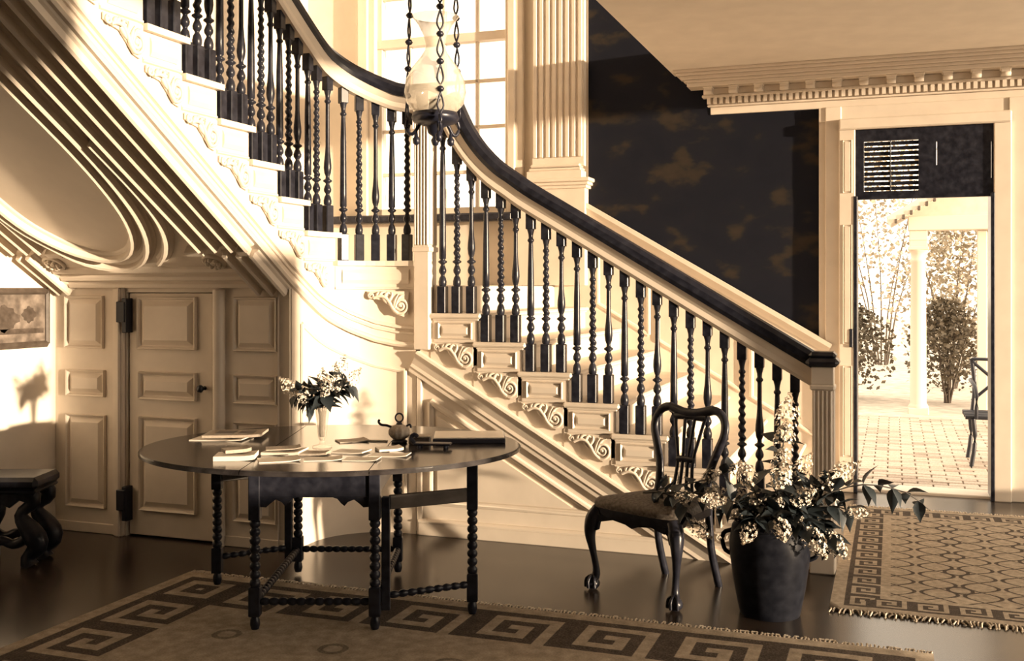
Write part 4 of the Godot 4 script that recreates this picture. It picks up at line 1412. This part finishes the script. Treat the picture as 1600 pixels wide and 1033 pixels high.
# ------------------------------------------------------------------ hanging lantern
func build_lantern():
	var t := thing("hanging_lantern", "cloudy glass bell lantern with dark metal base hanging on chains", "lantern", CL(-0.3805, 5.2, -0.261))
	t.scale = Vector3.ONE * 1.18
	var b := MB.new()
	var outer := [[0.045, 2.165], [0.085, 2.185], [0.120, 2.225], [0.130, 2.27], [0.124, 2.32], [0.100, 2.37], [0.066, 2.415], [0.046, 2.445], [0.041, 2.47], [0.050, 2.51], [0.072, 2.555], [0.10, 2.59]]
	var pr := v2(outer)
	for k in outer.size():
		var q: Array = outer[outer.size() - 1 - k]
		pr.append(Vector2(q[0] - 0.003, q[1] + 0.001))
	b.lathe(pr, 36)
	part("glass_bell", b, M.globe, t)
	b = MB.new()
	b.lathe(v2([[0.0, 2.045], [0.012, 2.05], [0.018, 2.07], [0.010, 2.085], [0.030, 2.10], [0.036, 2.125], [0.060, 2.135], [0.092, 2.145], [0.100, 2.165], [0.094, 2.185], [0.05, 2.180], [0.0, 2.18]]), 28)
	part("base_dish", b, M.bronze, t)
	b = MB.new()
	for k in 40:
		pass
	b.lathe(v2([[0.026, 2.18], [0.03, 2.20], [0.024, 2.235], [0.030, 2.24], [0.0, 2.245]]), 16)
	part("candle_cup", b, M.bronze, t)
	for k in 3:
		var a: float = 1.33 + TAU * k / 3.0
		b = MB.new()
		var c := CL(cos(a), -sin(a), 0)
		b.tube(smooth_path([c * 0.07 + Vector3(0, 2.14, 0), c * 0.105 + Vector3(0, 2.10, 0), c * 0.13 + Vector3(0, 2.125, 0), c * 0.125 + Vector3(0, 2.16, 0)], 10), 0.008, 8)
		b.lathe(v2([[0.0, -0.04], [0.014, -0.03], [0.016, -0.01], [0.008, 0.0], [0.004, 0.03]]), 10, T(c * 0.085 + Vector3(0, 2.09, 0)))
		part("scroll_arm", b, M.bronze, t)
		# chain of open links and beads
		b = MB.new()
		var y := 2.165
		var i := 0
		while y < 4.2:
			var rr: float = 0.127 * (1.0 - clamp((y - 2.2) / 4.2, 0.0, 0.9))
			var p := c * rr + Vector3(0, y, 0)
			var tang := Vector3(-c.z, 0, c.x)
			if i % 2 == 0:
				for sgn in [-1.0, 1.0]:
					b.tube(smooth_path([p, p + tang * 0.013 * sgn + Vector3(0, 0.03, 0), p + Vector3(0, 0.085, 0)], 8), 0.004, 6, [], 1.0, c)
				y += 0.085
			else:
				b.lathe(v2([[0.0, 0.0], [0.011, 0.004], [0.017, 0.014], [0.011, 0.024], [0.0, 0.028]]), 10, T(p))
				y += 0.028
			i += 1
		part("chain", b, M.bronze, t)
	b = MB.new()
	b.tube(v3([[0, 4.15, 0], [0, 5.47, 0]]), 0.008, 8)
	b.lathe(v2([[0.07, 4.12], [0.07, 4.14], [0.02, 4.2], [0.0, 4.21]]), 20)
	b.lathe(v2([[0.0, 5.38], [0.05, 5.42], [0.09, 5.475]]), 20)
	part("ceiling_rod", b, M.bronze, t)

# ------------------------------------------------------------------ picture and stool by the left wall
func build_left_things():
	var t := thing("framed_picture", "small framed picture hanging on the left wall under the stairs", "picture", Vector3(-4.738, 1.275, -4.45), PI / 2)
	var b := MB.new()
	b.box(Vector3(-0.46, -0.145, 0), Vector3(0.46, 0.145, 0.012))
	part("print", b, M.picture_tone, t)
	b = MB.new()
	for q in [[-0.2, 0.02, 0.13, 0.05], [0.15, 0.0, 0.1, 0.07], [0.33, 0.02, 0.05, 0.045]]:
		var poly := []
		for k in 28:
			var r: float = 1.0 + 0.12 * sin(k * 1.9) + 0.08 * cos(k * 0.9)
			poly.append(Vector2(q[0] + q[2] * r * cos(TAU * k / 28), q[1] + q[3] * r * sin(TAU * k / 28)))
		b.prism(poly, 0.012, 0.0135)
	b.box(Vector3(-0.44, -0.09, 0.012), Vector3(0.44, -0.06, 0.0135))
	part("printed_scene", b, M.brown_wood, t)
	var loop := v3([[-0.47, -0.155, 0], [0.47, -0.155, 0], [0.47, 0.155, 0], [-0.47, 0.155, 0]])
	for k in 4:
		b = MB.new()
		b.sweep([loop[k], loop[(k + 1) % 4]], v2([[-0.018, 0], [-0.018, 0.02], [-0.006, 0.03], [0.008, 0.022], [0.02, 0.014], [0.02, 0.0]]), Vector3(0, 0, 1))
		part("frame_bar", b, M.brown_wood, t)
	# carved stool, partly cut by the picture's edge
	var s := thing("carved_stool", "dark carved stool against the bright left wall", "stool", CL(-2.60, 5.55, 0), YAW)
	b = MB.new()
	b.box(Vector3(-0.27, 0.405, -0.15), Vector3(0.15, 0.47, 0.15), Transform3D.IDENTITY, 0.02)
	b.box(Vector3(-0.26, 0.385, -0.14), Vector3(0.14, 0.408, 0.14), Transform3D.IDENTITY, 0.008)
	part("seat", b, M.dark_wood, s)
	for x in [-0.19, 0.08]:
		for z in [-0.09, 0.09]:
			b = MB.new()
			var g: float = 1.0 if x > 0 else -1.0
			b.tube(smooth_path([Vector3(x, 0.40, z), Vector3(x + 0.03 * g, 0.34, z), Vector3(x - 0.035 * g, 0.27, z), Vector3(x + 0.02 * g, 0.18, z), Vector3(x + 0.05 * g, 0.11, z), Vector3(x, 0.04, z), Vector3(x + 0.015 * g, 0.0, z)], 20), 0.034, 10, [1.3, 1.2, 1.2, 1.1, 1.0, 0.9, 0.9, 1.0, 1.1, 1.25, 1.4, 1.55, 1.65, 1.7, 1.65, 1.5, 1.3, 1.1, 1.1, 1.2, 1.3], 1.0, Vector3(0, 0, 1))
			part("scroll_leg", b, M.dark_wood, s)
	for z in [-0.09, 0.09]:
		b = MB.new()
		b.tube(smooth_path([Vector3(-0.19, 0.15, z), Vector3(-0.12, 0.115, z), Vector3(-0.055, 0.135, z), Vector3(0.01, 0.115, z), Vector3(0.08, 0.15, z)], 14), 0.026, 8)
		part("stretcher", b, M.dark_wood, s)
	b = MB.new()
	b.prism(v2([[-0.25, 0.39], [0.13, 0.39], [0.11, 0.33], [0.05, 0.35], [0.0, 0.31], [-0.06, 0.34], [-0.12, 0.31], [-0.17, 0.35], [-0.23, 0.33]]), 0.10, 0.125)
	part("carved_apron", b, M.dark_wood, s)

# ------------------------------------------------------------------ lilac
func leaf_mesh(v: int) -> ArrayMesh:
	var key := "leaf%d" % v
	if cache.has(key): return cache[key]
	var b := MB.new()
	b.st.set_smooth_group(0)
	var w := [0.0, 0.62, 0.95, 0.9, 0.62, 0.28, 0.0]
	var rows := []
	for k in 7:
		var f: float = k / 6.0
		var ww: float = 0.30 * w[k] * (0.85 if v == 1 else 1.0)
		var dip: float = -0.22 * f * f * (1.0 + 0.5 * v)
		rows.append([Vector3(-ww, dip + 0.10 * w[k], f), Vector3(0, dip, f), Vector3(ww, dip + 0.10 * w[k], f)])
	for k in 6:
		b.quad(rows[k][0], rows[k][1], rows[k + 1][1], rows[k + 1][0])
		b.quad(rows[k][1], rows[k][2], rows[k + 1][2], rows[k + 1][1])
	cache[key] = b.done()
	return cache[key]
func blossom_mesh(v: int) -> ArrayMesh:
	var key := "blossom%d" % v
	if cache.has(key): return cache[key]
	var g := RandomNumberGenerator.new()
	g.seed = 40 + v
	var b := MB.new()
	for k in 110:
		var f := g.randf()
		var r: float = (0.30 * sin(PI * min(1.0, 0.12 + f * 0.95)) + 0.03) * g.randf_range(0.65, 1.05)
		var a := g.randf() * TAU
		var p := Vector3(r * cos(a), f, r * sin(a))
		var n := (Vector3(p.x, 0.12, p.z)).normalized()
		var bs := Basis.looking_at(n, Vector3(0.1, 1, 0.2)).rotated(n, g.randf() * TAU)
		var l := 0.062
		for q in 4:
			var d := bs * Vector3(cos(TAU * q / 4), sin(TAU * q / 4), 0)
			var e := bs * Vector3(cos(TAU * (q + 0.5) / 4), sin(TAU * (q + 0.5) / 4), 0)
			var e2 := bs * Vector3(cos(TAU * (q - 0.5) / 4), sin(TAU * (q - 0.5) / 4), 0)
			b.quad(p, p + e * l * 0.55 + n * 0.012, p + d * l + n * 0.02, p + e2 * l * 0.55 + n * 0.012)
	cache[key] = b.done()
	return cache[key]
func look(dir: Vector3, size: float, at: Vector3, roll := 0.0) -> Transform3D:   # local +z along dir
	var z := dir.normalized()
	var up := Vector3.UP if abs(z.y) < 0.95 else Vector3(1, 0, 0)
	var x := up.cross(z).normalized()
	var y := z.cross(x)
	return Transform3D((Basis(x, y, z).rotated(z, roll)).scaled(Vector3.ONE * size), at)
func sprig(label: String, pts: Array, leaves: int, leaf_size: float, heads: Array, from := 0.35, group := "lilac sprigs"):
	var t := thing("lilac_sprig", label, "flowers", pts[0], 0.0, group)
	var o: Vector3 = pts[0]
	var loc := []
	for p in pts: loc.append(p - o)
	var path := smooth_path(loc, 14)
	var b := MB.new()
	b.tube(path, 0.004, 6, [1.3, 1.25, 1.2, 1.2, 1.1, 1.1, 1.0, 1.0, 0.9, 0.9, 0.8, 0.8, 0.7, 0.6, 0.5])
	part("stem", b, M.stem, t)
	for k in leaves:
		var f: float = from + (0.97 - from) * k / max(1, leaves - 1)
		var p: Vector3 = path[int(f * 14)]
		var ax: Vector3 = (path[min(int(f * 14) + 1, 14)] - path[int(f * 14) - 1]).normalized()
		var a: float = k * 2.4 + rng.randf()
		var s := ax.cross(Vector3(0.2, 0.3, 1)).normalized().rotated(ax, a)
		var dir := (s + ax * 0.45 + Vector3(0, -0.1, 0)).normalized()
		mesh_part("leaf", leaf_mesh(k % 2), M.dark_leaf, t, look(dir, leaf_size * rng.randf_range(0.75, 1.15), p, rng.randf_range(-0.6, 0.6)))
	for h in heads:
		var p: Vector3 = path[int(h[0] * 14)]
		var dir: Vector3 = (path[14] - path[11]).normalized()
		if h.size() > 2: dir = h[2].normalized()
		mesh_part("blossom", blossom_mesh(rng.randi() % 3), M.blossom, t, Transform3D(along(Vector3.ZERO, dir).basis.scaled(Vector3.ONE * h[1] * 1.15), p))

func build_flowers():
	# glass vase on the table
	var vb := CL(-0.868, 4.80, 0.7224)
	var t := thing("glass_vase", "slender clear glass trumpet vase of lilac on the oval table", "vase", vb)
	var b := MB.new()
	var o := [[0.045, 0.0], [0.044, 0.006], [0.014, 0.014], [0.012, 0.03], [0.020, 0.05], [0.024, 0.10], [0.032, 0.16], [0.040, 0.20]]
	var pr := v2(o)
	for k in 5:
		var q: Array = o[o.size() - 1 - k]
		pr.append(Vector2(q[0] - 0.003, q[1]))
	pr.append(Vector2(0.0, 0.04))
	b.lathe(pr, 28)
	part("vase_body", b, M.vase_glass, t)
	var R := CL(1, 0, 0)
	var U := Vector3.UP
	var N := CL(0, -1, 0)
	var vs := [["lilac sprig with pale head at top of the table vase", 0.08, 0.33, 0.0, 9, 0.10], ["lilac sprig with pale head leaning far left in table vase", -0.13, 0.245, 0.03, 9, 0.095], ["lilac sprig leaning far right in the table vase", 0.135, 0.29, -0.02, 9, 0.085], ["short lilac sprig at centre front of the table vase", 0.03, 0.25, 0.07, 8, 0.085], ["drooping leafy lilac sprig at left front of table vase", -0.07, 0.20, 0.06, 10, 0.06], ["leafy lilac sprig behind the other stems in table vase", -0.01, 0.28, -0.06, 9, 0.08]]
	for q in vs:
		var base: Vector3 = vb + U * 0.045 + R * q[1] * 0.05
		var top: Vector3 = vb + R * q[1] + U * q[2] + N * q[3]
		var neck: Vector3 = vb + U * 0.19 + R * q[1] * 0.17 + N * q[3] * 0.2
		sprig(q[0], [base, neck, neck.lerp(top, 0.55) + U * 0.02, top], q[4] + 5, 0.092, [[0.93, q[5], (top - neck) + U * 0.05], [0.75, q[5] * 0.7, U + R * q[1] * 3.0 + N * 0.8]], 0.62, "lilac in the table vase")
	# dark jar on the floor full of lilac
	var jp := CL(1.15, 4.68, 0)
	var j := thing("floor_jar", "large dark jar of lilac standing on the floor beside newel post", "jar", jp)
	b = MB.new()
	b.lathe(v2([[0.13, 0.0], [0.135, 0.02], [0.155, 0.12], [0.175, 0.26], [0.178, 0.32], [0.165, 0.39], [0.15, 0.41], [0.162, 0.43], [0.15, 0.43], [0.138, 0.40], [0.14, 0.1], [0.0, 0.08]]), 36)
	part("jar_body", b, M.jar, j)
	for s in [-1.0, 1.0]:
		b = MB.new()
		b.tube(smooth_path([Vector3(s * 0.165, 0.36, 0), Vector3(s * 0.205, 0.34, 0), Vector3(s * 0.20, 0.27, 0), Vector3(s * 0.168, 0.25, 0)], 10), 0.010, 8)
		part("handle", b, M.jar, j)
	var rim := jp + U * 0.36
	var fs := [
		["tall upright pale lilac spire beside the newel in floor jar", 0.085, 0.50, -0.04, 6, [[0.97, 0.15], [0.82, 0.14], [0.68, 0.13]]],
		["lilac sprig with large pale head left of jar, top row", -0.11, 0.24, 0.06, 9, [[0.95, 0.12], [0.7, 0.1]]],
		["lilac sprig with pale head directly above the jar's mouth", 0.02, 0.25, 0.12, 9, [[0.95, 0.13], [0.7, 0.1]]],
		["lilac sprig spreading right over the newel's foot", 0.23, 0.22, 0.04, 10, [[0.95, 0.12], [0.72, 0.12]]],
		["lilac sprig at upper right of jar near the runner", 0.32, 0.26, 0.0, 10, [[0.95, 0.12], [0.7, 0.1]]],
		["drooping lilac sprig with round head at jar's right side", 0.25, -0.02, 0.10, 10, [[0.95, 0.12], [0.7, 0.09]]],
		["drooping lilac sprig hanging over jar's front right", 0.13, 0.02, 0.17, 10, [[0.95, 0.13], [0.7, 0.1]]],
		["drooping lilac sprig hanging over jar's front", 0.0, 0.06, 0.18, 9, [[0.95, 0.11], [0.75, 0.09]]],
		["low lilac sprig hanging at front left of jar", -0.12, 0.04, 0.15, 9, [[0.95, 0.1]]],
		["lilac sprig lying left from jar towards the chair", -0.24, 0.14, 0.05, 10, [[0.95, 0.11], [0.7, 0.09]]],
		["leafy lilac sprig at far right edge of jar's bunch", 0.37, 0.10, 0.06, 11, [[0.93, 0.09]]],
		["long drooping leafy sprig right of the jar", 0.30, -0.08, 0.06, 10, [[0.8, 0.09]]],
		["short leafy lilac sprig in the middle of jar's bunch", 0.12, 0.18, 0.14, 10, [[0.9, 0.11], [0.6, 0.1]]],
		["rear lilac sprig against newel post in floor jar", 0.16, 0.27, -0.05, 10, [[0.95, 0.11]]]]
	for q in fs:
		var top: Vector3 = rim + R * q[1] + U * q[2] + N * q[3]
		var start: Vector3 = jp + U * 0.12 + R * clamp(q[1], -0.08, 0.08) * 0.6 + N * 0.02
		var mid: Vector3 = jp + U * 0.45 + R * clamp(q[1], -0.3, 0.3) * 0.42 + N * q[3] * 0.45
		sprig(q[0], [start, mid, mid.lerp(top, 0.55) + U * 0.03, top], q[4] + 11, 0.108, q[5], 0.44, "lilac in the floor jar")
	# long leafy branch reaching out to the right over the runner
	sprig("long dark leafy branch reaching right from jar over the runner", [jp + U * 0.2 + R * 0.03, jp + U * 0.46 + R * 0.13 + N * 0.04, jp + U * 0.58 + R * 0.36 + N * 0.06, jp + U * 0.55 + R * 0.58 + N * 0.06, jp + U * 0.47 + R * 0.69 + N * 0.06], 20, 0.105, [], 0.42, "lilac in the floor jar")
	# sprigs laid across the chair seat
	var cs := CL(0.665, 4.93, 0.468)
	var lay := [
		["lilac sprig lying across the back of chair seat", [[-0.05, 0.02, 0.0], [0.10, 0.045, -0.03], [0.26, 0.07, -0.06], [0.40, 0.12, -0.06]], 9, [[0.95, 0.10, Vector3(1, 0.3, 0)], [0.7, 0.09, Vector3(1, 0.6, 0.2)]]],
		["lilac sprig drooping over the front of chair seat", [[-0.04, 0.02, 0.0], [0.03, 0.035, 0.08], [0.10, 0.01, 0.17], [0.14, -0.10, 0.20]], 9, [[0.95, 0.11, Vector3(1, -0.5, 0.3)], [0.6, 0.09, Vector3(1, 0.3, 0.5)]]],
		["long lilac spray running from chair seat towards the jar", [[0.0, 0.025, 0.05], [0.14, 0.04, 0.10], [0.32, 0.03, 0.14], [0.46, 0.02, 0.16]], 8, [[0.95, 0.13, Vector3(1, 0, 0)], [0.75, 0.11, Vector3(1, 0.1, 0.1)], [0.55, 0.09, Vector3(1, 0.3, 0.1)]]]]
	for q in lay:
		var pts := []
		for p in q[1]: pts.append(cs + R * p[0] + U * p[1] + N * p[2])
		sprig(q[0], pts, q[2] + 6, 0.095, q[3], 0.2, "lilac laid on the chair")

# ------------------------------------------------------------------ papers and desk things on the table
func sheet(called: String, label: String, category: String, lat: float, d: float, w: float, l: float, h: float, turn: float, m: Material, lift := 0.0, group := "papers on the oval table") -> MeshInstance3D:
	var b := MB.new()
	var s := 8
	# slightly curled sheet with thickness
	b.st.set_smooth_group(0)
	for side in [0, 1]:
		for i in s:
			var a: float = -1.0 + 2.0 * i / s
			var c: float = -1.0 + 2.0 * (i + 1) / s
			var ya: float = h * side + 0.006 * pow(max(0.0, a), 3.0)
			var yc: float = h * side + 0.006 * pow(max(0.0, c), 3.0)
			b.quad(Vector3(a * w / 2, ya, -l / 2), Vector3(c * w / 2, yc, -l / 2), Vector3(c * w / 2, yc, l / 2), Vector3(a * w / 2, ya, l / 2))
	b.st.set_smooth_group(-1)
	for z in [-l / 2, l / 2]:
		for i in s:
			var a: float = -1.0 + 2.0 * i / s
			var c: float = -1.0 + 2.0 * (i + 1) / s
			b.quad(Vector3(a * w / 2, 0.006 * pow(max(0.0, a), 3.0), z), Vector3(c * w / 2, 0.006 * pow(max(0.0, c), 3.0), z), Vector3(c * w / 2, h + 0.006 * pow(max(0.0, c), 3.0), z), Vector3(a * w / 2, h + 0.006 * pow(max(0.0, a), 3.0), z))
	for a in [-1.0, 1.0]:
		var e: float = 0.006 if a > 0 else 0.0
		b.quad(Vector3(a * w / 2, e, -l / 2), Vector3(a * w / 2, e, l / 2), Vector3(a * w / 2, h + e, l / 2), Vector3(a * w / 2, h + e, -l / 2))
	return solo(called, b, m, label, category, group, "", T(CL(lat, d, 0.7224 + lift), YAW + turn))
func build_table_things():
	# magazine with pictures, left
	var mg := sheet("picture_magazine", "old magazine with picture cover lying at left of table", "magazine", -1.345, 5.11, 0.28, 0.20, 0.012, 0.05, M.old_paper, 0.0112)
	var b := MB.new()
	b.box(Vector3(-0.09, 0.0125, -0.06), Vector3(0.0, 0.014, 0.05))
	b.box(Vector3(0.02, 0.0125, -0.06), Vector3(0.10, 0.014, 0.05))
	part("cover_picture", b, M.photo_print, mg)
	sheet("folded_newspaper", "pale folded paper under edge of the picture magazine", "paper", -1.40, 5.06, 0.26, 0.16, 0.004, -0.12, M.paper)
	var cards := [
		["letter_bundle", "thick bundle of pale letters at front left of table", -1.175, 4.47, 0.17, 0.13, 0.020, 0.1, "paper", 0.0],
		["folded_letter", "crumpled tan letter lying on top of letter bundle", -1.18, 4.49, 0.11, 0.08, 0.014, 0.5, "old_paper", 0.027],
		["booklet", "curled pale booklet right of the letter bundle", -1.00, 4.62, 0.17, 0.14, 0.012, -0.12, "paper", 0.0],
		["pamphlet", "thin curled tan pamphlet resting on the booklet", -1.01, 4.63, 0.15, 0.10, 0.004, 0.25, "old_paper", 0.019],
		["open_letter", "pale open letter at table front left of the vase", -0.985, 4.43, 0.17, 0.12, 0.004, 0.3, "paper", 0.0],
		["envelope", "tan envelope standing proud just left of vase foot", -0.865, 4.585, 0.13, 0.09, 0.010, -0.1, "old_paper", 0.0],
		["postcard", "white postcard lying in front of vase foot", -0.80, 4.45, 0.16, 0.10, 0.004, 0.15, "paper", 0.0],
		["visiting_card", "pale card lying just right of the vase foot", -0.71, 4.64, 0.15, 0.10, 0.006, -0.3, "paper", 0.0],
		["note_sheet", "long pale note sheet at front edge right of centre", -0.635, 4.44, 0.15, 0.09, 0.004, -0.12, "paper", 0.0],
		["folded_note", "folded white note near table centre right", -0.55, 4.70, 0.11, 0.09, 0.012, 0.35, "paper", 0.0],
		["letter_sheet", "white letter sheet below the folded note, right front", -0.53, 4.55, 0.17, 0.09, 0.004, -0.15, "paper", 0.0],
		["small_card", "small tan card behind the vase at right", -0.76, 4.98, 0.14, 0.10, 0.005, 0.4, "old_paper", 0.0]]
	for q in cards:
		var lift: float = q[9]
		sheet(q[0], q[1], "paper", q[2], q[3], q[4], q[5], q[6], q[7], M[q[8]], lift)
	# large folio at the right
	var f := thing("folio_book", "large flat folio with white top and dark edge at right of table", "book", CL(-0.205, 5.02, 0.7224), YAW + 0.04)
	b = MB.new()
	b.box(Vector3(-0.17, 0.0, -0.12), Vector3(0.17, 0.022, 0.12), Transform3D.IDENTITY, 0.003)
	part("cover", b, M.dark_cover, f)
	b = MB.new()
	b.box(Vector3(-0.166, 0.0222, -0.116), Vector3(0.166, 0.028, 0.116), Transform3D.IDENTITY, 0.002)
	part("paper_top", b, M.glossy_paper, f)
	# low dark pen rest with feet
	var r := thing("pen_rest", "low dark pen rest on little feet beside the inkwell", "pen rest", CL(-0.36, 4.77, 0.7224), YAW - 0.12)
	b = MB.new()
	b.box(Vector3(-0.085, 0.014, -0.03), Vector3(0.085, 0.024, 0.03), Transform3D.IDENTITY, 0.004)
	b.tube(smooth_path(v3([[-0.085, 0.02, 0], [-0.10, 0.045, 0], [-0.085, 0.06, 0], [-0.07, 0.048, 0]]), 10), 0.010, 8, [], 1.0, Vector3(0, 0, 1))
	part("tray", b, M.bronze, r)
	for x in [-0.06, 0.06]:
		for z in [-0.02, 0.02]:
			b = MB.new()
			b.lathe(v2([[0.008, 0.0], [0.010, 0.006], [0.005, 0.015]]), 8, T(Vector3(x, 0, z)))
			part("foot", b, M.bronze, r)
	var bx := thing("blotter_box", "small tan box behind the pen rest", "box", CL(-0.43, 4.90, 0.7224), YAW)
	b = MB.new()
	b.box(Vector3(-0.05, 0.0, -0.035), Vector3(0.05, 0.032, 0.035), Transform3D.IDENTITY, 0.004)
	part("box_body", b, M.brown_wood, bx)
	b = MB.new()
	b.box(Vector3(-0.052, 0.032, -0.037), Vector3(0.052, 0.040, 0.037), Transform3D.IDENTITY, 0.003)
	part("box_lid", b, M.old_paper, bx)
	# melon-shaped inkwell with ring
	var k := thing("inkwell", "round ribbed metal inkwell with ring top and curled spout", "inkwell", CL(-0.53, 4.93, 0.7224), YAW)
	b = MB.new()
	b.lathe(v2([[0.036, 0.0], [0.040, 0.008], [0.030, 0.016]]), 20)
	part("saucer", b, M.bronze, k)
	b = MB.new()
	var mp := []
	for i in 13:
		var a: float = -PI / 2 + PI * i / 12
		mp.append(Vector2(0.046 * cos(a) + 0.002, 0.05 + 0.038 * sin(a)))
	b.lathe(mp, 40, Transform3D.IDENTITY, [10.0, 0.0, 0.07, -1.0, 1.0])
	part("melon_body", b, M.inkmetal if M.has("inkmetal") else M.old_paper, k)
	b = MB.new()
	var ring := []
	for i in 20:
		ring.append(Vector3(0.018 * cos(TAU * i / 20), 0.118 + 0.020 * sin(TAU * i / 20), 0))
	b.sweep(ring, v2([[0.004, 0], [0, 0.004], [-0.004, 0], [0, -0.004]]), Vector3(0, 0, 1), true, [], true)
	b.lathe(v2([[0.016, 0.086], [0.012, 0.094], [0.005, 0.10]]), 12)
	part("ring_finial", b, M.bronze, k)
	b = MB.new()
	b.tube(smooth_path(v3([[-0.03, 0.07, 0], [-0.06, 0.082, 0], [-0.085, 0.085, 0], [-0.098, 0.10, 0], [-0.092, 0.108, 0]]), 12), 0.006, 8, [], 1.0, Vector3(0, 0, 1))
	b.tube(smooth_path(v3([[0.03, 0.075, 0], [0.05, 0.085, 0], [0.055, 0.07, 0]]), 8), 0.005, 8, [], 1.0, Vector3(0, 0, 1))
	part("curled_spout", b, M.bronze, k)
	var pn := thing("pen_knife", "slim pale paper knife pointing left of the inkwell", "paper knife", CL(-0.66, 4.98, 0.7224), YAW - 0.15)
	b = MB.new()
	b.prism(v2([[-0.07, 0.0], [0.01, 0.012], [0.07, 0.008], [0.07, -0.008], [0.01, -0.012]]), 0.0, 0.006, Transform3D(Basis(Vector3(1, 0, 0), Vector3(0, 0, -1), Vector3(0, 1, 0)), Vector3.ZERO))
	part("blade", b, M.paper, pn)
